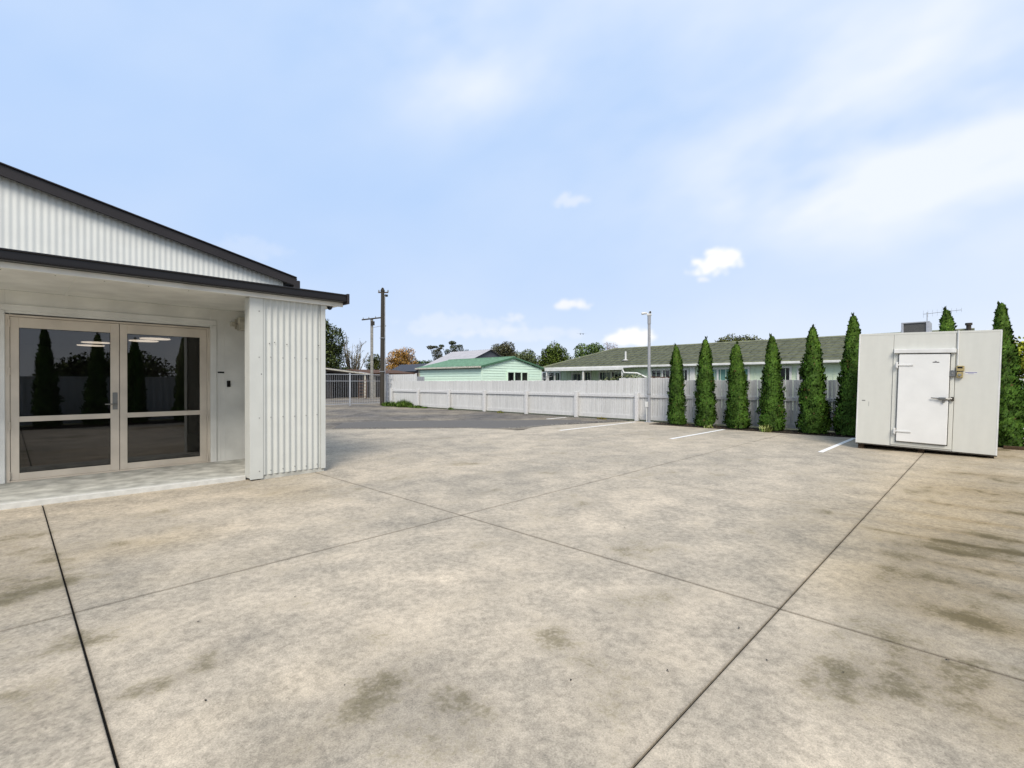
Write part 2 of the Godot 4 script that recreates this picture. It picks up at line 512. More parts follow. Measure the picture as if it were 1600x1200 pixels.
# a broad tree: clumps are [x, y, z, radius, flattening]; leaves scatter through each clump
func broad_tree(called: String, label: String, p: Vector3, h: float, trunk_r: float, clumps: Array, per: int, size: float, ca: Color, cb: Color, sd: int, group := "", bark := "bark") -> Node3D:
	rng.seed = sd
	var t := thing(called, label, "tree", p, 0, group)
	var wood := B.new()
	wood.tube([Vector3(0, -0.1, 0), Vector3(0.05, h * 0.25, 0), Vector3(-0.04, h * 0.5, 0.05), Vector3(0, h * 0.75, 0)], [trunk_r * 1.25, trunk_r, trunk_r * 0.7, trunk_r * 0.3], 8)
	var crown := B.new()
	crown.uses_color = true
	var lump := noise(sd, 0.9, 3)
	for c in clumps:
		var o := Vector3(c[0], c[1], c[2])
		var start := Vector3(0, minf(o.y * 0.62, h * 0.6), 0)
		wood.tube([start, start.lerp(o, 0.55) + Vector3(0, -0.08 * h, 0) * 0.4, o], [trunk_r * 0.45, trunk_r * 0.28, trunk_r * 0.1], 6)
		for i in 5:
			wood.tube([o.lerp(start, 0.25), o + rnd3().normalized() * c[3] * 0.8], [trunk_r * 0.1, trunk_r * 0.03], 4, false)
		for i in int(per * 2.6 * c[3] * c[3]):
			var d := rnd3()
			if d.length() > 1.0: d = d.normalized() * rng.randf()
			d = d.normalized() * pow(d.length(), 0.45)
			var dens := lump.get_noise_3dv((o + d * c[3]) * 1.3)
			if dens < -0.30: continue
			var q: Vector3 = o + d * c[3] * Vector3(1, c[4], 1) * (1.0 + dens * 0.35)
			var up := (rnd3() + Vector3.UP * 0.2 + d * 0.5).normalized()
			var s := size * rng.randf_range(0.45, 1.1)
			var nn := (d + rnd3() * 0.8 + Vector3.UP * 0.3).normalized()
			var col := ca.lerp(cb, clampf(rng.randf() * 0.7 + dens * 0.9 + 0.15, 0, 1)) * rng.randf_range(1.1, 1.7)
			col.a = 1.0
			leaf(crown, q, up * s, up.cross(rnd3()).normalized() * s * 0.33, nn, col)
	put("trunk", wood.mesh(), M[bark], t)
	put("crown", crown.mesh(), M.leaf, t)
	return t

func round_clumps(w: float, y0: float, y1: float, cnt: int, sd: int) -> Array:
	rng.seed = sd * 7 + 3
	var out := []
	for i in cnt:
		var f := (i + 0.5) / cnt
		var y := lerpf(y0, y1, f)
		var e := sqrt(maxf(0.0, 1.0 - pow(absf(f - 0.35) / 0.72, 2.0)))
		var a := i * 2.4 + rng.randf() * 0.6
		var rr := w * 0.5 * e * (0.45 + 0.3 * rng.randf())
		out.append([cos(a) * rr, y, sin(a) * rr, w * (0.20 + 0.10 * rng.randf()) * (0.6 + 0.5 * e), 0.85])
	return out

func tuft(called: String, label: String, category: String, p: Vector3, rx: float, rz: float, h: float, cnt: int, ca: Color, cb: Color, sd: int, group := "", wide := 0.008) -> void:
	rng.seed = sd
	var b := B.new()
	b.uses_color = true
	for i in cnt:
		var e := rng.randf() * TAU
		var rr := sqrt(rng.randf())
		var q := Vector3(cos(e) * rx * rr, 0.0, sin(e) * rz * rr)
		var up := (Vector3.UP + rnd3() * 0.55).normalized() * h * rng.randf_range(0.45, 1.0) * (1.15 - 0.6 * rr)
		var col := ca.lerp(cb, rng.randf())
		leaf(b, q, up, up.cross(rnd3()).normalized() * wide * rng.randf_range(0.7, 1.5), (Vector3.UP + rnd3() * 0.6).normalized(), col)
	var o := put(called, b.mesh(), M.leaf, null, p)
	tag(o, label, category, group)

# a window in a wall that faces local +z: frame bars and one pane per light
func window(parent: Node3D, at: Vector3, w: float, h: float, panes: Array, frame: Material, glass: Material, bar := 0.06, called := "window") -> Node3D:
	var f := B.new()
	f.box(Vector3(0, h - bar * 0.5, 0), Vector3(w, bar, 0.07), 0.006)
	f.box(Vector3(0, bar * 0.5, 0.01), Vector3(w + 0.04, bar, 0.09), 0.006)
	f.box(Vector3(-w * 0.5 + bar * 0.5, h * 0.5, 0), Vector3(bar, h - 2 * bar, 0.07), 0.006)
	f.box(Vector3(w * 0.5 - bar * 0.5, h * 0.5, 0), Vector3(bar, h - 2 * bar, 0.07), 0.006)
	var edges := [-w * 0.5 + bar * 0.5]
	for q in panes:
		edges.append(-w * 0.5 + w * q)
	edges.append(w * 0.5 - bar * 0.5)
	for i in range(1, edges.size() - 1):
		f.box(Vector3(edges[i], h * 0.5, 0.002), Vector3(bar, h - 2 * bar, 0.065), 0.006)
	var o := put(called, f.mesh(), frame, parent, at)
	for i in edges.size() - 1:
		var a: float = edges[i] + bar * 0.5
		var b: float = edges[i + 1] - bar * 0.5
		put("pane", between(Vector3(a, bar, -0.020), Vector3(b, h - bar, -0.012)), glass, o)
	return o

# ------------------------------------------------------------------ scene
func _ready() -> void:
	var cam := Camera3D.new()
	cam.name = "camera"
	cam.fov = 76.07
	cam.near = 0.05
	cam.far = 900.0
	cam.position = Vector3(0, 1.45, 0)
	cam.rotation_degrees = Vector3(-0.22, -45.8, 0)
	add_child(cam)
	cam.current = true
	var env := Environment.new()
	env.background_mode = Environment.BG_SKY
	env.sky = make_sky()
	env.tonemap_mode = Environment.TONE_MAPPER_LINEAR
	env.tonemap_exposure = 2.25
	env.sdfgi_enabled = true
	env.ssao_enabled = true
	env.ssil_enabled = true
	var we := WorldEnvironment.new()
	we.name = "world_environment"
	we.environment = env
	add_child(we)
	var sun := DirectionalLight3D.new()
	sun.name = "sun"
	sun.light_energy = 0.5
	sun.light_color = Color(1.0, 0.96, 0.90)
	sun.light_angular_distance = 24.0
	sun.shadow_enabled = true
	add_child(sun)
	sun.look_at_from_position(Vector3(-17, 23, 16), Vector3.ZERO, Vector3.UP)

	materials()
	ground()
	building()
	fence()
	cool_room()
	garage()
	house()
	yard_behind_gate()
	far_buildings()
	trees()
	small_things()

func materials() -> void:
	var soft := gray_tex(21, 0.006, 4, 0.90, 1.0)
	var grime := gray_tex(22, 0.012, 5, 0.70, 1.0)
	var rough := gray_tex(23, 0.03, 5, 0.55, 1.0)
	var fine_n := norm_tex(24, 0.05, 4, 2.0)
	var wave_n := norm_tex(25, 0.008, 3, 3.0)
	var weather := gray_tex(27, 0.02, 5, 0.90, 1.0)
	var even := gray_tex(26, 0.008, 4, 0.965, 1.0)
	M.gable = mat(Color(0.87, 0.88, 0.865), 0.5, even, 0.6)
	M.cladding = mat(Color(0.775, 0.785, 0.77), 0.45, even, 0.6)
	M.board = mat(Color(0.92, 0.92, 0.90), 0.6, soft, 0.5, fine_n, 0.08)
	M.gutter = mat(Color(0.115, 0.105, 0.11), 0.3, soft, 0.7)
	M.charcoal = mat(Color(0.185, 0.17, 0.175), 0.4, soft, 0.7, wave_n, 0.08)
	M.joinery = mat(Color(0.84, 0.80, 0.74), 0.38, soft, 0.6, fine_n, 0.03)
	M.pole = mat(Color(0.60, 0.61, 0.63), 0.5, even, 1.4)
	M.steel = mat(Color(0.56, 0.56, 0.55), 0.32, soft, 2.0); M.steel.metallic = 0.85
	M.galv = mat(Color(0.70, 0.71, 0.73), 0.45, weather, 1.4); M.galv.metallic = 0.3
	M.black = mat(Color(0.035, 0.035, 0.04), 0.35)
	M.rubber = mat(Color(0.07, 0.07, 0.07), 0.8)
	M.white = mat(Color(0.88, 0.88, 0.87), 0.45, soft, 0.8)
	M.screw = mat(Color(0.50, 0.50, 0.49), 0.5)
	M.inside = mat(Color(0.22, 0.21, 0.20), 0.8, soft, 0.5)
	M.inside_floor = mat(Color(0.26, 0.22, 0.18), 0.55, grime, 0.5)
	M.porch = mat(Color(0.80, 0.80, 0.77), 0.75, grime, 0.55, fine_n, 0.2)
	M.step_paint = mat(Color(0.82, 0.82, 0.80), 0.65, weather, 0.8)
	M.cool = mat(Color(0.815, 0.815, 0.785), 0.40, streak_tex(30, 0.965), 0.6, wave_n, 0.05)
	M.cool_door = mat(Color(0.885, 0.885, 0.875), 0.36, even, 0.5, wave_n, 0.05)
	M.beige = mat(Color(0.74, 0.67, 0.47), 0.5, grime, 4.0)
	M.paling = []
	var streak := streak_tex(29, 0.88)
	for i in 4:
		var q := 0.825 + 0.010 * i
		M.paling.append(mat(Color(q, q, q - 0.006), 0.7, streak, 0.55 + 0.09 * i, fine_n, 0.15, true))
	M.fence_post = mat(Color(0.83, 0.83, 0.83), 0.75, weather, 1.1, fine_n, 0.25)
	M.timber = mat(Color(0.36, 0.29, 0.22), 0.85, rough, 2.0, fine_n, 0.4)
	M.old_timber = mat(Color(0.32, 0.30, 0.27), 0.9, rough, 1.2, fine_n, 0.5)
	M.pole_concrete = mat(Color(0.66, 0.65, 0.62), 0.85, grime, 0.8, fine_n, 0.3)
	M.green_board = []
	for i in 3:
		M.green_board.append(mat(Color(0.83 + 0.008 * i, 0.925 + 0.005 * i, 0.86), 0.55, even, 0.5 + 0.1 * i))
	M.green_roof = mat(Color(0.44, 0.60, 0.475), 0.5, grime, 0.5)
	M.green_trim = mat(Color(0.30, 0.46, 0.36), 0.5, soft, 0.5)
	M.cream = mat(Color(0.83, 0.81, 0.75), 0.55, grime, 1.0)
	M.house_wall = mat(Color(0.82, 0.875, 0.785), 0.6, even, 0.5)
	M.tile = []
	for i in 3:
		var q := 0.535 + 0.012 * i
		M.tile.append(mat(Color(q * 0.985, q * 1.015, q * 0.83), 0.75, grime, 0.35 + 0.07 * i, fine_n, 0.5, true))
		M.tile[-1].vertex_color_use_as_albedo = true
	M.roof_grey = mat(Color(0.70, 0.69, 0.70), 0.5, soft, 0.4)
	M.slate = mat(Color(0.33, 0.34, 0.38), 0.6, soft, 0.5)
	M.dark_wall = mat(Color(0.26, 0.24, 0.225), 0.85, rough, 0.6)
	M.rust = mat(Color(0.45, 0.33, 0.25), 0.85, rough, 0.5)
	M.terracotta = mat(Color(0.58, 0.36, 0.29), 0.8, rough, 0.6)
	M.soil = mat(Color(0.24, 0.205, 0.165), 0.95, rough, 1.6, fine_n, 1.0, true)
	M.bark = mat(Color(0.30, 0.25, 0.20), 0.9, rough, 2.0, fine_n, 0.6)
	M.pale_bark = mat(Color(0.55, 0.50, 0.42), 0.9, rough, 2.0)
	M.paint = mat(Color(0.96, 0.96, 0.95), 0.7, gray_tex(28, 0.05, 5, 0.88, 1.0), 1.1, fine_n, 0.2, true)
	M.curtain = mat(Color(0.33, 0.56, 0.55), 0.8, soft, 1.0)
	M.ink = mat(Color(0.18, 0.20, 0.55), 0.6)
	M.grey_ink = mat(Color(0.25, 0.25, 0.27), 0.6)
	M.leaf = StandardMaterial3D.new()
	M.leaf.vertex_color_use_as_albedo = true
	M.leaf.roughness = 0.6
	M.leaf.metallic_specular = 0.25
	M.leaf.cull_mode = BaseMaterial3D.CULL_DISABLED
	M.leaf.backlight_enabled = true
	M.leaf.backlight = Color(0.35, 0.35, 0.35)
	var g := StandardMaterial3D.new()
	g.albedo_color = Color(0.03, 0.032, 0.035, 0.62)
	g.transparency = BaseMaterial3D.TRANSPARENCY_ALPHA
	g.roughness = 0.0
	g.metallic_specular = 0.8
	M.glass = g
	var hg := mat(Color(0.045, 0.05, 0.06), 0.04)
	hg.metallic_specular = 0.6
	M.dark_pane = hg
	var tg := mat(Color(0.40, 0.55, 0.52), 0.08)
	M.teal_pane = tg
	# concrete, near and far sheets of the same stains
	var grain := grain_tex(31, 0.82)
	var bump := norm_tex(32, 0.10, 4, 2.5)
	for q in [["concrete_near", Vector2(-1.0, -8.0), 9.5, 2048], ["concrete_far", Vector2(-4.0, -17.0), 20.6, 2048]]:
		var m := StandardMaterial3D.new()
		m.albedo_texture = concrete_tex(q[1], q[2], q[3], 1)
		m.albedo_color = Color(1, 1, 1)
		m.roughness = 0.82
		m.metallic_specular = 0.3
		m.detail_enabled = true
		m.detail_albedo = grain
		m.detail_blend_mode = BaseMaterial3D.BLEND_MODE_MUL
		m.detail_uv_layer = BaseMaterial3D.DETAIL_UV_2
		m.normal_enabled = false
		M[q[0]] = m
	M.joint = mat(Color(0.075, 0.075, 0.05), 0.95, rough, 3.0, null, 0.0, true)
	M.asphalt = asphalt_mat()
	M.asphalt_new = mat(Color(0.49, 0.475, 0.455), 0.9, gray_tex(36, 0.15, 4, 0.62, 1.0), 0.9, bump, 0.5, true)
	M.earth = mat(Color(0.37, 0.38, 0.25), 0.95, rough, 0.12, fine_n, 0.5, true)

func asphalt_mat() -> StandardMaterial3D:
	var N := 1024
	var o := Vector2(2, -42)
	var span := 32.0
	var ppm := N / span
	var big := _field(noise(41, 0.22 / ppm, 4), o, ppm, N)
	var med := _field(noise(42, 1.3 / ppm, 5), o, ppm, N)
	var fin := _field(noise(43, 9.0 / ppm, 3), o, ppm, N)
	var out := PackedByteArray()
	out.resize(N * N * 3)
	var k := 0
	for i in N * N:
		var t := 147.0 + (big[i] - 128) * 0.26 + (med[i] - 128) * 0.20 + (fin[i] - 128) * 0.24
		var wm := (big[i] - 110) * 0.05
		out[k] = clampi(int(t * 1.035 + wm), 0, 255)
		out[k + 1] = clampi(int(t * 0.985 + wm * 0.4), 0, 255)
		out[k + 2] = clampi(int(t * 0.915 - wm), 0, 255)
		k += 3
	var m := StandardMaterial3D.new()
	m.albedo_texture = ImageTexture.create_from_image(Image.create_from_data(N, N, false, Image.FORMAT_RGB8, out))
	m.roughness = 0.92
	m.metallic_specular = 0.25
	m.detail_enabled = true
	m.detail_albedo = grain_tex(44, 0.6)
	m.detail_blend_mode = BaseMaterial3D.BLEND_MODE_MUL
	m.detail_uv_layer = BaseMaterial3D.DETAIL_UV_2
	return m

func rect(x0: float, z0: float, x1: float, z1: float) -> PackedVector2Array:
	return PackedVector2Array([Vector2(x0, z0), Vector2(x1, z0), Vector2(x1, z1), Vector2(x0, z1)])

func ground() -> void:
	struct("ground", B.new().prism(rect(-420, -420, 420, 420), -0.5, -0.09).mesh(), M.earth)
	var a := B.new().prism(PackedVector2Array([Vector2(3.2, -10.0), Vector2(16.7, -10.0), Vector2(16.7, -28.5), Vector2(34, -28.5), Vector2(34, -46), Vector2(3.2, -46)]), -0.085, -0.012)
	a.ground_uv(Vector2(2, -42), 32.0, 1.3)
	struct("asphalt", a.mesh(), M.asphalt)
	# a newer, smoother patch of seal beside the concrete
	var patch := PackedVector2Array()
	for q in [[7.2, -14.9], [8.6, -13.75], [10.15, -12.3], [10.75, -11.2], [11.4, -10.75], [13.2, -10.72], [14.6, -10.7], [15.3, -11.2], [14.6, -12.2], [13.2, -13.3], [11.9, -14.5], [10.3, -15.8], [8.4, -16.6]]:
		patch.append(Vector2(q[0], q[1]))
	struct("asphalt_patch", B.new().prism(patch, -0.05, -0.006).mesh(), M.asphalt_new)
	struct("joint_bed", B.new().prism(rect(-9.2, -10.43, 15.36, 1.46), -0.08, -0.012).mesh(), M.joint)
	# the concrete yard: one bay of concrete per slab, with open joints between them
	var yard := Node3D.new()
	yard.name = "concrete_yard"
	add_child(yard)
	tag(yard, "stained beige concrete yard cast in square bays with dark joints", "", "", "structure")
	var xs := [-9.19, -6.03, -2.875, 0.287, 3.44, 6.60, 9.76, 12.92, 15.36]
	var zs := [1.45, -0.96, -4.12, -7.28, -10.44]
	rng.seed = 5
	for i in xs.size() - 1:
		for j in zs.size() - 1:
			var gl := 0.0035
			var gr := 0.0035
			if i == 3: gl = 0.0055
			if i == 2: gr = 0.0055
			var gz0 := 0.0045 if j == 1 else 0.0035
			var gz1 := 0.0045 if j == 0 else 0.0035
			var poly := rect(xs[i] + gl, zs[j + 1] + gz1, xs[i + 1] - gr, zs[j] - gz0)
			if j == 3 and i == 7: poly = PackedVector2Array([Vector2(xs[i] + gl, -10.44), Vector2(16.3, -9.5), Vector2(16.3, zs[j] - gz0), Vector2(xs[i] + gl, zs[j] - gz0)])
			if j == 3 and i == 6: poly = PackedVector2Array([Vector2(xs[i] + gl, -10.30), Vector2(10.9, -10.12), Vector2(11.8, -10.5), Vector2(xs[i + 1] - gr, -10.44), Vector2(xs[i + 1] - gr, zs[j] - gz0), Vector2(xs[i] + gl, zs[j] - gz0)])
			slab(yard, poly, rng.randf_range(-0.0015, 0.0015))
	slab(yard, PackedVector2Array([Vector2(3.445, -10.446), Vector2(9.72, -10.446), Vector2(9.76, -10.31), Vector2(10.7, -10.14), Vector2(10.5, -10.9), Vector2(10.02, -11.85), Vector2(8.43, -13.18), Vector2(6.8, -14.57), Vector2(3.445, -15.6)]), 0.0)
	# white bay markings
	var marks := [[-9.22, 11.55, 15.95], [-5.82, 11.8, 15.3], [-2.5, 11.72, 15.3]]
	for k in 3:
		var q = marks[k]
		var o := struct("bay_marking", between(Vector3(q[1], 0.0015, q[0] - 0.047), Vector3(q[2], 0.0050, q[0] + 0.047)), M.paint)
		tag(o, ["white bay line nearest the camera pole", "white bay line between the outer two", "white bay line running under the cool room"][k])
	var o4 := struct("bay_marking", between(Vector3(14.9, -0.011, -12.6), Vector3(16.1, -0.004, -12.5)), M.paint)
	tag(o4, "short weathered white line on the asphalt by the fence")
	# planting beds along the fences
	var bed := B.new().prism(rect(15.38, -8.4, 16.47, 6.0), -0.08, 0.012)
	struct("planting_bed", bed.mesh(), M.soil)
	struct("planting_bed", B.new().prism(rect(-9.2, 1.47, 15.37, 3.0), -0.08, 0.012).mesh(), M.soil)

func slab(yard: Node3D, poly: PackedVector2Array, dy: float) -> void:
	var near := true
	for q in poly:
		if q.x < -1.0 or q.x > 8.5 or q.y < -8.0 or q.y > 1.5: near = false
	var b := B.new().prism(poly, -0.1, dy, 0.003)
	if near: b.ground_uv(Vector2(-1.0, -8.0), 9.5, 1.1)
	else: b.ground_uv(Vector2(-4.0, -17.0), 20.6, 1.1)
	put("slab", b.mesh(), M.concrete_near if near else M.concrete_far, yard)

# ------------------------------------------------------------------ the building on the left
func building() -> void:
	var t := thing("workshop_building", "white corrugated iron building with charcoal roof edges and a recessed glazed entrance", "building")
	var zf := -7.75
	var zb := -9.62
	# end wall of the gable, corrugated
	var roof_y := func(x: float) -> float: return 3.42 - 0.12 + 0.239 * (3.82 - x) if x > -4.0 else 3.42 - 0.12 + 0.239 * (3.82 + 8.0 + x)
	put("gable_wall", B.new().corrugated(-9.0, 3.61, 2.80, roof_y, zb + 0.07, 0.0762, 0.0033).mesh(), M.gable, t)
	put("flashing", between(Vector3(3.56, 2.80, zb + 0.05), Vector3(3.625, 3.33, zb + 0.09), 0.004), M.cladding, t)
	# main roof and its charcoal barge boards
	for s in [1, -1]:
		var a := Vector3(3.82 if s > 0 else -11.82, 3.42, 0)
		var ridge := Vector3(-4.0, 5.289, 0)
		var mid := (a + ridge) * 0.5
		var len := a.distance_to(ridge)
		var ang := atan2(ridge.y - a.y, ridge.x - a.x)
		var r := Basis(Vector3(0, 0, 1), ang)
		put("roof", B.new().box(mid + Vector3(0, -0.045, (-9.47 - 24.0) * 0.5), Vector3(len, 0.05, 14.5), 0.0, r).mesh(), M.charcoal, t)
		var bg := B.new().box(mid + Vector3(0, -0.072, -9.44), Vector3(len + 0.02, 0.148, 0.03), 0.004, r)
		bg.box(mid + Vector3(0, 0.012, -9.43), Vector3(len + 0.02, 0.018, 0.07), 0.003, r)
		put("barge_board", bg.mesh(), M.charcoal, t)
	put("eave_gutter", between(Vector3(3.78, 3.20, -9.42), Vector3(3.90, 3.38, -24.0), 0.01), M.charcoal, t)
	# right end wall
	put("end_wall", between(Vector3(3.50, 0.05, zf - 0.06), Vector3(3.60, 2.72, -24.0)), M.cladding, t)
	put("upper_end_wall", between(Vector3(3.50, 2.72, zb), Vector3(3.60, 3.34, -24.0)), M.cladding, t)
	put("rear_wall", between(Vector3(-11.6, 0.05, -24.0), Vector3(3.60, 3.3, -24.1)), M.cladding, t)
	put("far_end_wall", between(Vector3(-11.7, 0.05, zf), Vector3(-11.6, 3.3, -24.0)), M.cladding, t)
	# porch roof, gutter, fascia, beam
	put("porch_roof", B.new().box(Vector3(-4.04, 2.905, -8.62), Vector3(15.86, 0.05, 1.95), 0.0, Basis(Vector3(1, 0, 0), 0.045)).mesh(), M.charcoal, t)
	var gut := B.new()
	gut.box(Vector3(-4.04, 2.825, -7.585), Vector3(15.9, 0.110, 0.012), 0.003)
	gut.box(Vector3(-4.04, 2.770, -7.635), Vector3(15.9, 0.012, 0.10), 0.003)
	gut.box(Vector3(-4.04, 2.875, -7.575), Vector3(15.9, 0.022, 0.03), 0.006)
	gut.box(Vector3(-4.04, 2.785, -7.578), Vector3(15.9, 0.014, 0.012), 0.003)
	gut.box(Vector3(-4.04, 2.823, -7.69), Vector3(15.9, 0.11, 0.010))
	put("gutter", gut.mesh(), M.gutter, t)
	put("barge_end", between(Vector3(3.895, 2.735, -7.555), Vector3(3.935, 2.90, -9.50), 0.004), M.charcoal, t)
	put("fascia", between(Vector3(-11.9, 2.695, -7.70), Vector3(3.893, 2.764, -7.722), 0.003), M.board, t)
	put("soffit", between(Vector3(3.612, 2.722, -7.725), Vector3(3.893, 2.734, -9.50)), M.board, t)
	var ceil_part := put("porch_ceiling", between(Vector3(-11.6, 2.712, zf + 0.022), Vector3(3.5, 2.745, zb)), M.board, t)
	for i in 18: put("screw", B.new().tube([Vector3(0, 0, 0), Vector3(0, -0.005, 0)], [0.008, 0.006], 6).mesh(), M.screw, ceil_part, Vector3(2.2 - i * 0.45, 2.712, zf - 0.18))
	for x in [-4.2, -1.8, 0.6]: put("ceiling_joint", between(Vector3(x - 0.02, 2.704, zf), Vector3(x + 0.02, 2.7125, zb)), M.board, t)
	# the corrugated wing wall to the right of the porch
	put("wing_wall_core", between(Vector3(2.49, 0.05, zf - 0.035), Vector3(3.60, 2.70, zf - 0.20)), M.board, t)
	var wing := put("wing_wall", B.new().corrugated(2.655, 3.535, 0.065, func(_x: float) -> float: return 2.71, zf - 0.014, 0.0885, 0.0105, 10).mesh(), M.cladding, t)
	var fl := B.new()
	fl.box(Vector3(2.562, 1.362, zf + 0.002), Vector3(0.184, 2.69, 0.006), 0.002)
	fl.box(Vector3(2.473, 1.365, zf - 0.106), Vector3(0.006, 2.66, 0.21), 0.002)
	fl.box(Vector3(2.656, 1.40, zf - 0.006), Vector3(0.006, 2.70, 0.018), 0.002)
	put("corner_flashing", fl.mesh(), M.cladding, t)
	var fr := B.new()
	fr.box(Vector3(3.572, 1.385, zf + 0.002), Vector3(0.080, 2.66, 0.006), 0.002)
	fr.box(Vector3(3.611, 1.385, zf - 0.05), Vector3(0.006, 2.66, 0.10), 0.002)
	put("corner_flashing", fr.mesh(), M.cladding, t)
	put("footing", between(Vector3(2.62, -0.02, zf - 0.022), Vector3(3.60, 0.062, zf - 0.19), 0.004), M.porch, t)
	var sm := B.new().tube([Vector3(0, 0, 0), Vector3(0, 0, 0.007)], [0.0085, 0.007], 6).mesh()
	rng.seed = 77
	for y in [0.13, 0.92, 1.82]:
		for k in 5:
			var xx: float = 0.0885 * (round((2.72 + 0.177 * k) / 0.0885) + 0.25)
			put("screw", sm, M.screw, wing, Vector3(xx, y + rng.randf_range(-0.01, 0.01), zf - 0.004))
		put("screw", sm, M.screw, wing, Vector3(2.60, y, zf + 0.004))
	for q in [[2.745, 2.03], [2.82, 2.05], [3.0, 2.03], [3.50, 2.04], [2.60, 2.5], [2.63, 1.57]]:
		put("screw", sm, M.grey_ink, wing, Vector3(q[0], q[1], zf + 0.003))
	# the wall round the doors
	var wall := B.new()
	wall.box(Vector3((-11.6 - 0.02) * 0.5, 1.388, zb - 0.06), Vector3(11.58, 2.644, 0.12))
	wall.box(Vector3((2.44 + 3.5) * 0.5, 1.388, zb - 0.06), Vector3(1.06, 2.644, 0.12))
	wall.box(Vector3(1.21, 2.545, zb - 0.06), Vector3(2.458, 0.33, 0.12))
	put("entrance_wall", wall.mesh(), M.board, t)
	var seams := B.new()
	for x in [2.59, 2.66]: seams.box(Vector3(x, 1.30, zb + 0.002), Vector3(0.006, 2.45, 0.004))
	seams.box(Vector3(2.95, 2.04, zb + 0.003), Vector3(0.5, 0.005, 0.006))
	seams.box(Vector3(0.6, 2.52, zb + 0.003), Vector3(5.0, 0.005, 0.006))
	put("cover_strip", seams.mesh(), M.board, t)
	var cas := B.new()
	cas.box(Vector3(2.487, 1.25, zb + 0.012), Vector3(0.085, 2.36, 0.022), 0.003)
	cas.box(Vector3(-0.067, 1.25, zb + 0.012), Vector3(0.085, 2.36, 0.022), 0.003)
	cas.box(Vector3(1.21, 2.475, zb + 0.012), Vector3(2.64, 0.085, 0.022), 0.003)
	put("door_casing", cas.mesh(), M.board, t)
	# aluminium door frame with two glazed leaves
	var fz := zb - 0.05
	var fm := B.new()
	fm.box(Vector3(2.416, 1.235, fz), Vector3(0.046, 2.33, 0.10), 0.003)
	fm.box(Vector3(0.002, 1.235, fz), Vector3(0.046, 2.33, 0.10), 0.003)
	fm.box(Vector3(1.21, 2.377, fz), Vector3(2.368, 0.046, 0.10), 0.003)
	fm.box(Vector3(1.21, 0.082, fz), Vector3(2.368, 0.022, 0.11), 0.003)
	put("door_frame", fm.mesh(), M.joinery, t)
	for s in 2:
		var x0: float = 0.029 if s == 0 else 1.214
		var x1: float = 1.206 if s == 0 else 2.389
		var g0: float = 0.115 if s == 0 else 1.305
		var g1: float = 1.100 if s == 0 else 2.285
		var zd := zb - 0.032
		var d := B.new()
		var th := 0.045
		d.box(Vector3((x0 + g0) * 0.5, 1.222, zd), Vector3(g0 - x0, 2.254, th), 0.003)
		d.box(Vector3((x1 + g1) * 0.5, 1.222, zd), Vector3(x1 - g1, 2.254, th), 0.003)
		d.box(Vector3((g0 + g1) * 0.5, 2.277, zd), Vector3(g1 - g0, 0.144, th), 0.003)
		d.box(Vector3((g0 + g1) * 0.5, 0.935, zd), Vector3(g1 - g0, 0.075, th), 0.003)
		d.box(Vector3((g0 + g1) * 0.5, 0.142, zd), Vector3(g1 - g0, 0.094, th), 0.003)
		var door := put("door", d.mesh(), M.joinery, t)
		tag(door, ["left leaf with the lever handle", "right leaf without a handle"][s])
		put("pane", between(Vector3(g0, 0.972, zd - 0.004), Vector3(g1, 2.205, zd + 0.004)), M.glass, door)
		put("pane", between(Vector3(g0, 0.189, zd - 0.004), Vector3(g1, 0.898, zd + 0.004)), M.glass, door)
		var gk := B.new()
		for q in [[0.972, 2.205], [0.189, 0.898]]:
			for y in q: gk.box(Vector3((g0 + g1) * 0.5, y, zd + 0.012), Vector3(g1 - g0, 0.008, 0.012))
			for x in [g0, g1]: gk.box(Vector3(x, (q[0] + q[1]) * 0.5, zd + 0.0125), Vector3(0.008, q[1] - q[0], 0.011))
		put("gasket", gk.mesh(), M.rubber, door)
		var hx: float = 0.018 if s == 0 else 2.40
		for y in [0.16, 0.85, 1.60, 2.26]:
			put("hinge", B.new().tube([Vector3(hx, y - 0.05, zd + 0.035), Vector3(hx, y + 0.05, zd + 0.035)], [0.012, 0.012], 8).mesh(), M.joinery, door)
		if s == 0:
			put("handle_plate", between(Vector3(1.125, 1.03, zd + th * 0.5), Vector3(1.185, 1.29, zd + th * 0.5 + 0.008), 0.002), M.steel, door)
			put("handle", B.new().tube([Vector3(1.155, 1.115, zd + 0.03), Vector3(1.155, 1.115, zd + 0.075), Vector3(1.14, 1.115, zd + 0.085), Vector3(1.03, 1.115, zd + 0.085)], [0.012, 0.011, 0.011, 0.009], 8).mesh(), M.steel, door)
	# the room behind the doors
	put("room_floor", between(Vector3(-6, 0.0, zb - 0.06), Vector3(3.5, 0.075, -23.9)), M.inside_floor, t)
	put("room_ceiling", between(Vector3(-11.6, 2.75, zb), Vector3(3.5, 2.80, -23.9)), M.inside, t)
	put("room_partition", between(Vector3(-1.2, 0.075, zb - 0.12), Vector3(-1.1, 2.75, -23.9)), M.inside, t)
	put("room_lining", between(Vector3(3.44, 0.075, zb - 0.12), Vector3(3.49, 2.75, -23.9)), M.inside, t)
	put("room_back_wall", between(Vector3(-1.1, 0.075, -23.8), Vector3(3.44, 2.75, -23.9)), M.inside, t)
	struct("porch_floor", B.new().prism(PackedVector2Array([Vector2(-11.5, -8.12), Vector2(0, -8.10), Vector2(2.46, -7.96), Vector2(3.49, -7.96), Vector2(3.49, zb - 0.055), Vector2(-11.5, zb - 0.055)]), -0.02, 0.07, 0.006).mesh(), M.porch, "concrete porch floor one low step above the yard")
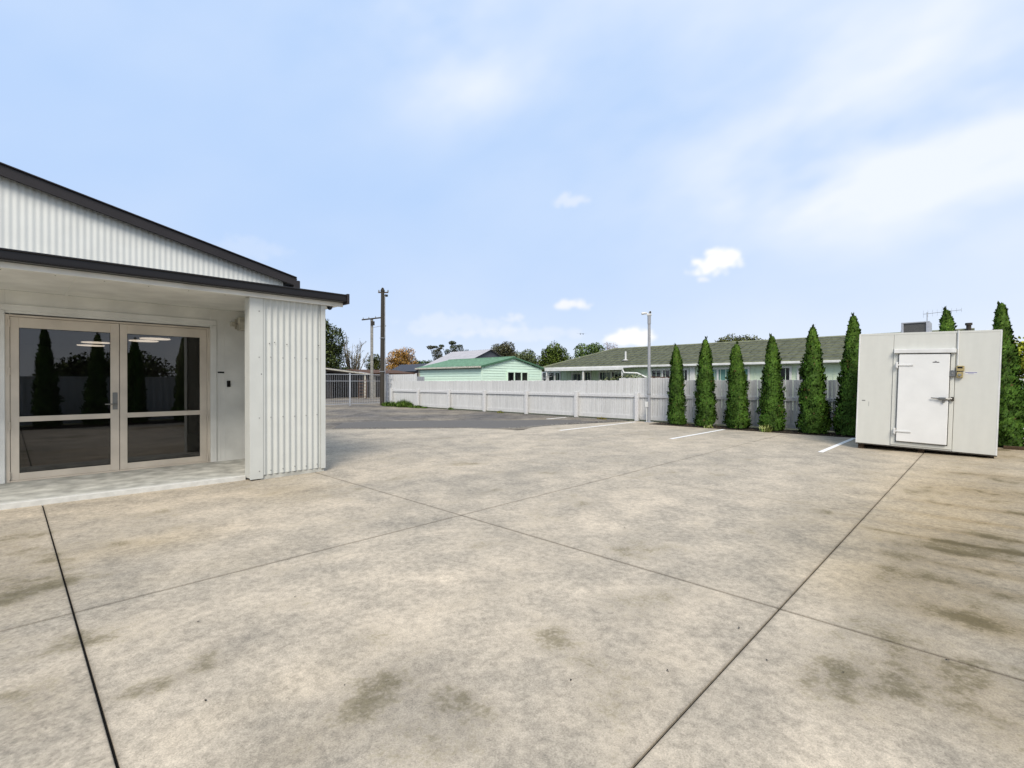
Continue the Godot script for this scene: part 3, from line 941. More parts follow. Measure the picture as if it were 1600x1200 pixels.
	struct("step_edge", B.new().prism(PackedVector2Array([Vector2(-11.5, -8.117), Vector2(0, -8.097), Vector2(2.46, -7.957), Vector2(2.46, -7.90), Vector2(2.40, -7.90), Vector2(0, -8.03), Vector2(-11.5, -8.05)]), -0.02, 0.066, 0.006).mesh(), M.step_paint, "white painted front edge of the porch step")
	# lit ceiling lights in the room
	var lamp := StandardMaterial3D.new()
	lamp.albedo_color = Color(0.9, 0.9, 0.88)
	lamp.emission_enabled = true
	lamp.emission = Color(1.0, 0.93, 0.84)
	lamp.emission_energy_multiplier = 1.8
	var spots := [[1.95, -21.5], [1.92, -19.8], [2.83, -18.0], [2.92, -16.9]]
	for i in 4:
		var p := Vector3(spots[i][0], 2.66, spots[i][1])
		var l := thing("ceiling_light", ["round lit ceiling light seen lower in the left door leaf", "round lit ceiling light seen higher in the left door leaf", "round lit ceiling light seen lower in the right door leaf", "round lit ceiling light seen higher in the right door leaf"][i], "light", p, 0, "round ceiling lights behind the glass doors")
		put("rim", B.new().tube([Vector3(0, 0.02, 0), Vector3(0, 0.085, 0)], [0.37, 0.37], 24).mesh(), M.white, l)
		put("diffuser", B.new().tube([Vector3(0, 0, 0), Vector3(0, 0.018, 0)], [0.35, 0.36], 24).mesh(), lamp, l)
		var o := OmniLight3D.new()
		o.name = "lamp"
		o.light_energy = 0.03
		o.light_color = Color(1.0, 0.93, 0.84)
		o.light_size = 0.3
		o.omni_range = 20.0
		o.omni_attenuation = 2.0
		o.shadow_enabled = true
		o.position = Vector3(0, -0.06, 0)
		l.add_child(o)
	# fittings on the entrance wall and under the eave
	var rd := thing("card_reader", "small black card reader beside the right door leaf", "card reader", Vector3(2.72, 1.42, zb))
	put("body", between(Vector3(-0.028, -0.055, 0), Vector3(0.028, 0.055, 0.022), 0.005), M.black, rd)
	put("keypad", between(Vector3(-0.02, -0.005, 0.0221), Vector3(0.02, 0.042, 0.025), 0.001), M.rubber, rd)
	var pl := put("door_plate", between(Vector3(-0.05, -0.012, 0), Vector3(0.05, 0.012, 0.003), 0.001), M.black, null, Vector3(2.60, 1.62, zb + 0.006))
	tag(pl, "narrow black plate on the white wall above the card reader", "sign")
	var wl := thing("wall_light", "beige wall mounted light box high beside the wing wall", "wall light", Vector3(2.93, 2.48, zb))
	put("housing", between(Vector3(-0.09, -0.115, 0.03), Vector3(0.11, 0.115, 0.17), 0.015), M.cream, wl)
	put("back_plate", between(Vector3(-0.11, -0.09, 0), Vector3(0.11, 0.09, 0.03), 0.004), M.cream, wl)
	put("sensor", B.new().tube([Vector3(-0.09, -0.01, 0.1), Vector3(-0.13, -0.01, 0.1), Vector3(-0.14, -0.01, 0.1), Vector3(-0.20, -0.015, 0.11)], [0.02, 0.022, 0.042, 0.045], 10).mesh(), M.cream, wl)
	var sc := thing("dome_camera", "small white dome camera tucked under the eave at the building corner", "security camera", Vector3(3.70, 2.722, zf - 0.03))
	put("mount", B.new().tube([Vector3(0, 0, 0), Vector3(0, -0.03, 0)], [0.055, 0.055], 16).mesh(), M.white, sc)
	put("dome", B.new().tube([Vector3(0, -0.03, 0), Vector3(0, -0.055, 0), Vector3(0, -0.075, 0), Vector3(0, -0.085, 0)], [0.045, 0.042, 0.028, 0.008], 14).mesh(), M.black, sc)

# ------------------------------------------------------------------ fence
func fence() -> void:
	var t := thing("paling_fence", "long white painted paling fence with stout posts along the yard", "fence")
	rng.seed = 9
	var shapes := []
	for i in 4: shapes.append(B.new().box(Vector3(0, 0.72, 0), Vector3(0.022, 1.44, 0.0925 - 0.0006 * i), 0.004).mesh())
	var z := -26.3
	var i := 0
	while z < 3.0:
		var o := put("paling", shapes[rng.randi() % 4], M.paling[rng.randi() % 4], t, Vector3(16.50 + rng.randf_range(-0.004, 0.004), 0.08 + rng.randf_range(-0.012, 0.012), z))
		o.rotation_degrees.x = rng.randf_range(-0.15, 0.15)
		if z > -10.25 and z < -7.9: o.scale.y = 1.06
		z += 0.1005
		i += 1
	var k := -5
	while k <= 6:
		var pz := -9.43 - 2.8 * k
		put("post", B.new().box(Vector3(0, 0.53, 0), Vector3(0.13, 1.06, 0.14), 0.012).mesh(), M.fence_post, t, Vector3(16.385, 0, pz))
		if k < 6:
			put("rail", B.new().box(Vector3(0, 0, 0), Vector3(0.05, 0.11, 2.655), 0.005).mesh(), M.fence_post, t, Vector3(16.46, 0.93, pz - 1.4))
			put("plinth_board", B.new().box(Vector3(0, 0, 0), Vector3(0.025, 0.15, 2.655), 0.004).mesh(), M.paling[1], t, Vector3(16.474, 0.125, pz - 1.4))
		k += 1
	# a rusty sheet edge showing over the raised palings
	var sh := put("rusty_sheet", B.new().box(Vector3(0, 0, 0), Vector3(0.02, 0.9, 1.35), 0.003, Basis(Vector3(1, 0, 0), 0.035)).mesh(), M.rust, null, Vector3(16.62, 1.19, -8.45))
	tag(sh, "rusty brown sheet standing behind the raised palings beside the camera pole", "metal sheet")
	# tall corrugated panels at the far end
	var tf := thing("sheet_fence", "tall pale corrugated fence standing behind the far end of the paling fence", "fence", Vector3(17.3, 0, -26.6), -90)
	put("sheet", B.new().corrugated(-1.6, 1.6, 0.05, func(_x: float) -> float: return 1.94, 0.0, 0.2, 0.012, 6).mesh(), M.paling[2], tf)
	put("sheet_post", between(Vector3(-1.67, 0, -0.06), Vector3(-1.60, 2.0, 0.02), 0.004), M.galv, tf)
	put("sheet_post", between(Vector3(1.60, 0, -0.06), Vector3(1.67, 1.98, 0.02), 0.004), M.fence_post, tf)
	put("rail", between(Vector3(-1.6, 1.5, -0.06), Vector3(1.6, 1.58, -0.015)), M.timber, tf)
	var t2 := thing("sheet_fence", "lower grey corrugated fence closing the gap beside the green garage", "fence", Vector3(18.1, 0, -27.4), -90)
	put("sheet", B.new().corrugated(-1.3, 2.2, 0.05, func(_x: float) -> float: return 1.80, 0.0, 0.2, 0.012, 6).mesh(), M.galv, t2)
	put("rail", between(Vector3(-1.3, 1.4, -0.06), Vector3(2.2, 1.48, -0.015)), M.timber, t2)
	# the fence behind the camera that the door glass mirrors
	var bf := thing("boundary_fence", "grey corrugated boundary fence mirrored in the entrance glass", "fence", Vector3(3.0, 0, 3.0), 180)
	put("sheet", B.new().corrugated(-13.4, 12.0, 0.05, func(_x: float) -> float: return 1.62, 0.0, 0.2, 0.014, 6).mesh(), M.paling[0], bf)
	put("cap_rail", between(Vector3(-13.4, 1.60, -0.05), Vector3(12.0, 1.64, 0.03), 0.004), M.fence_post, bf)

# ------------------------------------------------------------------ cool room
func cool_room() -> void:
	var t := thing("cool_room", "white insulated cool room box with a white hinged door, leaning slightly", "cool room", Vector3(13.0, 0.095, -1.0), -90)
	var roll := deg_to_rad(-1.65)
	t.basis = Basis(Vector3.UP, deg_to_rad(-90)) * Basis(Vector3(0, 0, 1), roll)
	var W := 1.105
	var Ht := 2.36
	# panels: three across the front, sides, back and top
	put("front_panel", between(Vector3(-W, 0, 0), Vector3(-0.505, Ht, -0.075), 0.004), M.cool, t)
	put("front_panel", between(Vector3(-0.501, 0, 0), Vector3(0.467, Ht, -0.075), 0.004), M.cool, t)
	put("front_panel", between(Vector3(0.473, 0, 0), Vector3(W, Ht, -0.075), 0.004), M.cool, t)
	put("side_panel", between(Vector3(-W, 0, -0.077), Vector3(-W + 0.075, Ht, -2.2), 0.004), M.cool, t)
	put("side_panel", between(Vector3(W - 0.075, 0, -0.077), Vector3(W, Ht, -2.2), 0.004), M.cool, t)
	put("back_panel", between(Vector3(-W + 0.076, 0, -2.125), Vector3(W - 0.076, Ht, -2.2), 0.004), M.cool, t)
	put("roof_panel", between(Vector3(-W + 0.01, Ht, -0.004), Vector3(W - 0.01, Ht + 0.012, -2.19), 0.003), M.galv, t)
	put("floor_panel", between(Vector3(-W + 0.077, 0.0, -0.077), Vector3(W - 0.077, 0.08, -2.12)), M.cool, t)
	for s in [-1.0, 1.0]:
		put("corner_trim", between(Vector3(s * W - 0.022 if s > 0 else s * W - 0.004, 0.0, -0.03), Vector3(s * W + 0.004 if s > 0 else s * W + 0.022, Ht + 0.004, 0.004), 0.002), M.white, t)
	put("top_trim", between(Vector3(-W, Ht - 0.025, 0.0035), Vector3(W, Ht + 0.014, -0.03), 0.002), M.cool, t)
	put("base_angle", between(Vector3(-W, -0.022, 0.003), Vector3(W, 0.0, -0.05), 0.002), M.old_timber, t)
	for x in [-1.02, 0.0, 1.02]:
		var hgt := 0.095 - 0.0288 * (x as float) - 0.022
		put("bearer", between(Vector3(x - 0.05, -0.022 - hgt, -0.06), Vector3(x + 0.05, -0.022, -2.15), 0.004), M.timber, t)
	# the door frame stands a little proud and the door more
	var fr := B.new()
	fr.box(Vector3(-0.462, 1.06, 0.008), Vector3(0.074, 1.98, 0.016), 0.003)
	fr.box(Vector3(0.432, 1.06, 0.008), Vector3(0.064, 1.98, 0.016), 0.003)
	fr.box(Vector3(-0.015, 0.062, 0.008), Vector3(0.968, 0.06, 0.015), 0.003)
	put("door_surround", fr.mesh(), M.cool, t)
	var d := put("door", between(Vector3(-0.405, 0.115, 0.003), Vector3(0.392, 1.925, 0.068), 0.010), M.cool_door, t)
	for y in [1.70, 0.325]:
		var hb := B.new()
		hb.box(Vector3(-0.435, y, 0.045), Vector3(0.035, 0.11, 0.09), 0.006)
		hb.box(Vector3(-0.30, y, 0.077), Vector3(0.27, 0.030, 0.016), 0.004)
		hb.tube([Vector3(-0.425, y - 0.065, 0.075), Vector3(-0.425, y + 0.065, 0.075)], [0.013, 0.013], 8)
		put("hinge", hb.mesh(), M.white, d)
	put("gasket", between(Vector3(-0.415, 0.105, 0.0165), Vector3(0.402, 1.935, 0.0225)), M.rubber, d)
	var lt := B.new()
	lt.tube([Vector3(0.13, 1.045, 0.10), Vector3(0.24, 1.04, 0.105), Vector3(0.26, 1.04, 0.105)], [0.010, 0.012, 0.02], 8)
	lt.box(Vector3(0.30, 1.035, 0.092), Vector3(0.12, 0.055, 0.05), 0.012)
	lt.tube([Vector3(0.35, 1.035, 0.095), Vector3(0.40, 1.03, 0.08), Vector3(0.44, 1.04, 0.06)], [0.018, 0.016, 0.018], 8)
	put("latch", lt.mesh(), M.steel, d)
	put("padlock", between(Vector3(0.300, 0.955, 0.085), Vector3(0.340, 1.005, 0.105), 0.005), M.steel, d)
	put("keeper", between(Vector3(0.425, 1.00, 0.016), Vector3(0.475, 1.075, 0.07), 0.008), M.old_timber, d)
	# small dark badge on the door: two short rows of print
	var bd := B.new()
	bd.box(Vector3(0.185, 1.758, 0.069), Vector3(0.10, 0.016, 0.002))
	bd.box(Vector3(0.18, 1.778, 0.069), Vector3(0.03, 0.010, 0.002))
	put("badge", bd.mesh(), M.grey_ink, d)
	var hd := B.new()
	hd.box(Vector3(-0.005, 1.985, 0.045), Vector3(0.97, 0.085, 0.09), 0.008)
	put("door_canopy", hd.mesh(), M.white, t)
	# conduit, controller, dial, switch and label
	put("conduit", B.new().tube([Vector3(0.505, 1.70, 0.016), Vector3(0.500, Ht + 0.02, 0.016)], [0.011, 0.011], 8).mesh(), M.white, t)
	var dp := put("temperature_controller", between(Vector3(0.488, 1.585, 0.001), Vector3(0.605, 1.69, 0.06), 0.008), M.beige, t)
	put("display", between(Vector3(0.505, 1.64, 0.0602), Vector3(0.578, 1.672, 0.063), 0.001), M.black, dp)
	var dl := put("dial_box", between(Vector3(0.495, 1.455, 0.001), Vector3(0.59, 1.565, 0.06), 0.008), M.beige, t)
	put("dial", B.new().tube([Vector3(0.542, 1.51, 0.06), Vector3(0.542, 1.51, 0.075)], [0.028, 0.024], 12).mesh(), M.screw, dl)
	var sw := put("switch_box", between(Vector3(0.392, 1.475, 0.017), Vector3(0.478, 1.60, 0.07), 0.006), M.steel, t)
	put("rocker", between(Vector3(0.42, 1.52, 0.0702), Vector3(0.45, 1.56, 0.08), 0.003), M.screw, sw)
	var lb := put("label_strip", between(Vector3(0.615, 1.525, 0.0005), Vector3(0.79, 1.578, 0.0015)), M.white, t)
	put("print", between(Vector3(0.62, 1.556, 0.0016), Vector3(0.785, 1.566, 0.002)), M.ink, lb)
	put("print", between(Vector3(0.66, 1.536, 0.0016), Vector3(0.74, 1.541, 0.002)), M.ink, lb)
	# scuffs
	var sf := B.new()
	sf.box(Vector3(-0.99, 0.93, 0.0006), Vector3(0.06, 0.022, 0.001))
	sf.box(Vector3(-0.895, 0.86, 0.0006), Vector3(0.006, 0.10, 0.001))
	put("scuff", sf.mesh(), M.screw, t)
	# condenser on the roof
	var u := thing("condenser_unit", "grey louvred condenser box on top of the cool room", "cooling unit", Vector3(13.4, 2.47, -1.13), -90)
	u.scale.y = 0.78
	var cb := B.new()
	cb.box(Vector3(0, 0.165, -0.33), Vector3(0.47, 0.33, 0.52), 0.012)
	put("casing", cb.mesh(), M.galv, u)
	var rim := B.new()
	rim.box(Vector3(0, 0.315, -0.05), Vector3(0.47, 0.03, 0.06), 0.004)
	rim.box(Vector3(0, 0.012, -0.05), Vector3(0.47, 0.024, 0.06), 0.004)
	rim.box(Vector3(-0.215, 0.162, -0.05), Vector3(0.04, 0.276, 0.06), 0.004)
	rim.box(Vector3(0.205, 0.162, -0.05), Vector3(0.06, 0.276, 0.06), 0.004)
	put("face_rim", rim.mesh(), M.galv, u)
	var core := put("coil", between(Vector3(-0.195, 0.024, -0.069), Vector3(0.175, 0.30, -0.064)), M.black, u)
	for i in 14: put("fin", between(Vector3(-0.194, 0.034 + 0.0195 * i, -0.063), Vector3(0.174, 0.041 + 0.0195 * i, -0.045)), M.screw, core)

# ------------------------------------------------------------------ green garage
func garage() -> void:
	var t := thing("green_garage", "pale green weatherboard garage with a green iron gable roof", "garage", Vector3(19.0, 0, -20.9))
	var W := 5.2
	var L := 6.15
	var eh := 2.36
	var ap := 2.93
	put("wall_frame", between(Vector3(0.02, 0, -0.02), Vector3(W - 0.02, eh - 0.05, -L + 0.02)), M.green_board[0], t)
	rng.seed = 3
	var y := 0.1
	while y < ap - 0.16:
		var yt := minf(y + 0.162, ap)
		var half := W * 0.5
		if yt > eh: half = W * 0.5 * (ap - yt) / (ap - eh) + 0.10
		half = minf(half, W * 0.5)
		put("weatherboard", B.new().box(Vector3(0, 0.08, 0), Vector3(half * 2.0, 0.158, 0.016), 0.0, Basis(Vector3(1, 0, 0), -0.16)).mesh(), M.green_board[rng.randi() % 3], t, Vector3(W * 0.5, y, 0.012))
		if yt < eh:
			put("weatherboard", B.new().box(Vector3(0, 0.08, 0), Vector3(0.016, 0.158, L), 0.0, Basis(Vector3(0, 0, 1), -0.16)).mesh(), M.green_board[rng.randi() % 3], t, Vector3(-0.012, y, -L * 0.5))
		y += 0.155
	var gb := B.new()
	gb.flat(Vector3(0, eh - 0.06, -0.005), Vector3(W, eh - 0.06, -0.005), Vector3(W * 0.5, ap - 0.03, -0.005))
	put("gable_lining", gb.mesh(), M.green_board[1], t)
	put("corner_board", between(Vector3(-0.032, 0, 0.032), Vector3(0.05, eh, -0.04), 0.004), M.green_board[2], t)
	put("corner_board", between(Vector3(W - 0.05, 0, 0.032), Vector3(W + 0.032, eh, -0.04), 0.004), M.green_board[2], t)
	put("corner_board", between(Vector3(-0.032, 0, -L + 0.06), Vector3(0.05, eh, -L - 0.03), 0.004), M.cream, t)
	# corrugated roof planes
	for s in [1.0, -1.0]:
		var run := W * 0.5 + 0.16
		var len := sqrt(run * run + pow((ap - eh) * run / (W * 0.5), 2.0))
		var pitch := atan2(ap - eh, W * 0.5)
		var b := B.new().corrugated(-L * 0.5 - 0.14, L * 0.5 + 0.14, 0.0, func(_x: float) -> float: return len, 0.0, 0.16, 0.012, 6)
		var o := put("roof", b.mesh(), M.green_roof, t, Vector3(W * 0.5 - s * run, ap + 0.06 - (ap - eh) * run / (W * 0.5), -L * 0.5))
		# sheet's x runs along the ridge, its y up the slope
		var up := Vector3(s * cos(pitch), sin(pitch), 0)
		var along := Vector3(0, 0, s)
		o.basis = Basis(along, up, along.cross(up))
		var bo := B.new().box(Vector3(0, len * 0.5, 0), Vector3(0.03, len, 0.085), 0.004)
		var bp := put("barge_board", bo.mesh(), M.green_trim, t, Vector3(W * 0.5 - s * run, ap + 0.01 - (ap - eh) * run / (W * 0.5), 0.13))
		bp.basis = Basis(along, up, along.cross(up))
	put("ridge_cap", B.new().tube([Vector3(W * 0.5, ap + 0.055, 0.16), Vector3(W * 0.5, ap + 0.055, -L - 0.16)], [0.05, 0.05], 8).mesh(), M.green_roof, t)
	put("gutter", between(Vector3(-0.27, eh - 0.09, 0.12), Vector3(-0.15, eh + 0.01, -L - 0.12), 0.012), M.cream, t)
	put("gutter", between(Vector3(W + 0.15, eh - 0.09, 0.12), Vector3(W + 0.27, eh + 0.01, -L - 0.12), 0.012), M.cream, t)
	put("fascia", between(Vector3(-0.149, eh - 0.12, 0.10), Vector3(-0.125, eh + 0.0, -L - 0.1)), M.timber, t)
	put("downpipe", B.new().tube([Vector3(-0.1, eh - 0.09, -L + 0.1), Vector3(-0.06, eh - 0.3, -L + 0.1), Vector3(-0.06, 0, -L + 0.1)], [0.035, 0.035, 0.035], 8).mesh(), M.cream, t)
	window(t, Vector3(2.95, 1.25, 0.055), 1.90, 0.86, [0.335, 0.67], M.green_board[2], M.dark_pane, 0.075)

# ------------------------------------------------------------------ the long house
func house() -> void:
	var t := thing("long_house", "long low pale green house with a grey green tiled hip roof", "house")
	var xe := 27.5
	var xw := 27.86
	var zr := -0.5
	var zl := -23.6
	var eh := 2.5
	var xr := 31.5
	var rh := 3.90
	var p := Node3D.new()
	put("wall", between(Vector3(xw, 0, zl + 0.6), Vector3(34.9, eh, zr - 0.4)), M.house_wall, t)
	var bt := B.new()
	var z := zl + 0.8
	while z < zr - 0.5:
		bt.box(Vector3(xw - 0.012, 1.25, z), Vector3(0.024, 2.46, 0.035))
		z += 0.30
	tag(put("batten", bt.mesh(), M.house_wall, t), "", "", "", "stuff")
	# roof: courses of pressed tiles, each course a part stepping over the one below
	var courses := 8
	var slope := atan2(rh - eh, xr - xe)
	rng.seed = 15
	for i in courses:
		var f0 := float(i) / courses
		var f1 := float(i + 1) / courses
		var xa := lerpf(xe, xr, f0)
		var xb := lerpf(xe, xr, f1)
		var ya := lerpf(eh, rh, f0)
		var yb := lerpf(eh, rh, f1)
		var z0 := zl + 3.6 * f0
		var z0b := zl + 3.6 * f1
		var b := B.new()
		b.uses_color = true
		var zz := z0
		var unit := 0.42
		while zz < zr - 0.01:
			var ze := minf(zz + unit, zr)
			var lift := 0.062 + rng.randf_range(-0.008, 0.008)
			var zmid := lerpf(zz, ze, 0.72)
			var za := maxf(zz, z0b)
			var zm := maxf(zmid, z0b)
			var zq := maxf(ze, z0b)
			# pan and roll of one tile: top sheet, front nose
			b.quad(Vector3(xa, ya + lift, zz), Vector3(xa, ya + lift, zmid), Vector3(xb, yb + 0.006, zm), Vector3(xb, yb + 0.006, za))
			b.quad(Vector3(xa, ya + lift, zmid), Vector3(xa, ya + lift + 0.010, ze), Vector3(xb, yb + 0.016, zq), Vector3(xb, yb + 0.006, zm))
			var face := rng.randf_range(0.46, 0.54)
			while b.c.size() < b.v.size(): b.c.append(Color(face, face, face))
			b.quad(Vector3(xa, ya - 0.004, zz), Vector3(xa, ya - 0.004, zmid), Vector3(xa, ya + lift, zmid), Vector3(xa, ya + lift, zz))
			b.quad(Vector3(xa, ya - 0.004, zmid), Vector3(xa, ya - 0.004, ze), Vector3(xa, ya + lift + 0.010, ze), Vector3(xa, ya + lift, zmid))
			# sky light caught by the front edges, painted in as a paler vertex colour
			var nose_light := rng.randf_range(0.86, 1.0)
			while b.c.size() < b.v.size(): b.c.append(Color(nose_light, nose_light, nose_light * 0.94))
			zz = ze
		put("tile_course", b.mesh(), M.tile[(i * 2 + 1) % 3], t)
	var hip := B.new()
	hip.flat(Vector3(xe, eh, zl), Vector3(xr, rh, zl + 3.6), Vector3(35.5, eh, zl))
	hip.quad(Vector3(xr, rh, zl + 3.6), Vector3(xr, rh, zr), Vector3(35.5, eh, zr), Vector3(35.5, eh, zl))
	hip.flat(Vector3(xe, eh, zr), Vector3(35.5, eh, zr), Vector3(xr, rh, zr))
	put("rear_roof", hip.mesh(), M.tile[1], t)
	put("ridge_cap", B.new().tube([Vector3(xe, eh + 0.03, zl), Vector3(xr, rh + 0.015, zl + 3.6), Vector3(xr, rh + 0.015, zr)], [0.06, 0.065, 0.065], 8).mesh(), M.tile[1], t)
	put("gutter", between(Vector3(xe - 0.13, eh - 0.12, zl), Vector3(xe - 0.005, eh + 0.0, zr), 0.012), M.white, t)
	put("soffit", between(Vector3(xe - 0.004, eh - 0.14, zl), Vector3(xw + 0.05, eh - 0.10, zr)), M.white, t)
	# veranda roof in front of the back door
	put("veranda_roof", B.new().box(Vector3(26.75, 2.36, -19.0), Vector3(1.5, 0.03, 6.2), 0.0, Basis(Vector3(0, 0, 1), 0.06)).mesh(), M.roof_grey, t)
	put("veranda_fascia", between(Vector3(25.97, 2.20, -22.1), Vector3(26.0, 2.36, -15.9), 0.004), M.white, t)
	for q in [-22.0, -18.9, -16.0]: put("veranda_post", between(Vector3(26.03, 0, q - 0.045), Vector3(26.12, 2.3, q + 0.045), 0.006), M.white, t)
	put("downpipe", B.new().tube([Vector3(26.02, 2.2, -15.95), Vector3(26.02, 2.02, -15.85), Vector3(26.1, 1.98, -15.0), Vector3(26.3, 1.72, -14.5)], [0.05, 0.05, 0.05, 0.05], 8).mesh(), M.white, t)
	put("vent_pipe", B.new().tube([Vector3(28.6, 2.9, -17.3), Vector3(28.6, 3.48, -17.3)], [0.06, 0.06], 10).mesh(), M.white, t)
	put("vent_flashing", B.new().tube([Vector3(28.6, 2.88, -17.3), Vector3(28.6, 2.97, -17.3)], [0.28, 0.09], 12).mesh(), M.white, t)
	put("flue", B.new().tube([Vector3(31.4, 3.8, -0.7), Vector3(31.4, 4.1, -0.7), Vector3(31.4, 4.12, -0.7), Vector3(31.4, 4.22, -0.7)], [0.09, 0.09, 0.13, 0.13], 12).mesh(), M.old_timber, t)
	# windows on the long wall; the wall faces -x
	var wins := Node3D.new()
	var spec := [[-23.05, 1.30, 1.8, 0.92, [0.35, 0.7], 0], [-20.72, 1.2, 0.95, 0.92, [], 0], [-19.8, 0.2, 0.62, 2.02, [], 0], [-17.9, 0.9, 2.0, 1.3, [0.5], 0], [-13.86, 1.05, 2.5, 1.22, [0.33, 0.66], 0], [-10.3, 0.95, 2.15, 1.32, [0.2, 0.75], 1], [-7.58, 1.3, 0.75, 0.98, [], 0], [-6.6, 1.3, 0.75, 0.98, [], 0], [-4.2, 1.05, 1.8, 1.2, [0.5], 0]]
	for q in spec:
		var w := window(t, Vector3(xw - 0.03, q[1], q[0]), q[2], q[3], q[4], M.white, M.teal_pane if q[5] == 1 else M.dark_pane, 0.11)
		w.rotation_degrees.y = -90
	put("wall_pier", between(Vector3(xw - 0.14, 0, -12.52), Vector3(xw - 0.026, eh - 0.14, -12.22), 0.004), M.white, t)
	p.free(); wins.free()
	# television aerial on the ridge
	var a := thing("tv_aerial", "thin television aerial on a mast above the cool room roofline", "aerial", Vector3(31.5, 3.88, -2.2))
	put("mast", B.new().tube([Vector3(0, 0, 0), Vector3(0, 1.0, 0)], [0.018, 0.018], 6).mesh(), M.galv, a)
	put("boom", B.new().tube([Vector3(0.1, 0.93, -0.15), Vector3(-0.1, 0.98, 1.25)], [0.010, 0.010], 6).mesh(), M.screw, a)
	for i in 9:
		var f := i / 8.0
		var c := Vector3(0.1 - 0.2 * f, 0.93 + 0.05 * f, -0.15 + 1.4 * f)
		var l := 0.36 - 0.16 * f
		put("element", B.new().tube([c + Vector3(0, -l * 0.5, 0), c + Vector3(0, l * 0.5, 0)], [0.005, 0.005], 5).mesh(), M.galv, a)
	# rotary clothes line between garage and house
	var cl := thing("clothes_line", "metal rotary clothes line between the green garage and the house", "clothes line", Vector3(25.3, 0, -22.0))
	put("mast", B.new().tube([Vector3(0, 0, 0), Vector3(0, 2.0, 0)], [0.03, 0.025], 8).mesh(), M.galv, cl)
	for i in 4:
		var an := 0.3 + i * PI * 0.5
		put("arm", B.new().tube([Vector3(0, 1.55, 0), Vector3(cos(an) * 1.4, 1.98, sin(an) * 1.4)], [0.02, 0.016], 6).mesh(), M.galv, cl)
		for k in 3:
			var r := 0.7 + 0.33 * k
			var bn := an + PI * 0.5
			put("line", B.new().tube([Vector3(cos(an) * r, 1.55 + 0.307 * r, sin(an) * r), Vector3(cos(bn) * r, 1.55 + 0.307 * r, sin(bn) * r)], [0.006, 0.006], 4, false).mesh(), M.galv, cl)

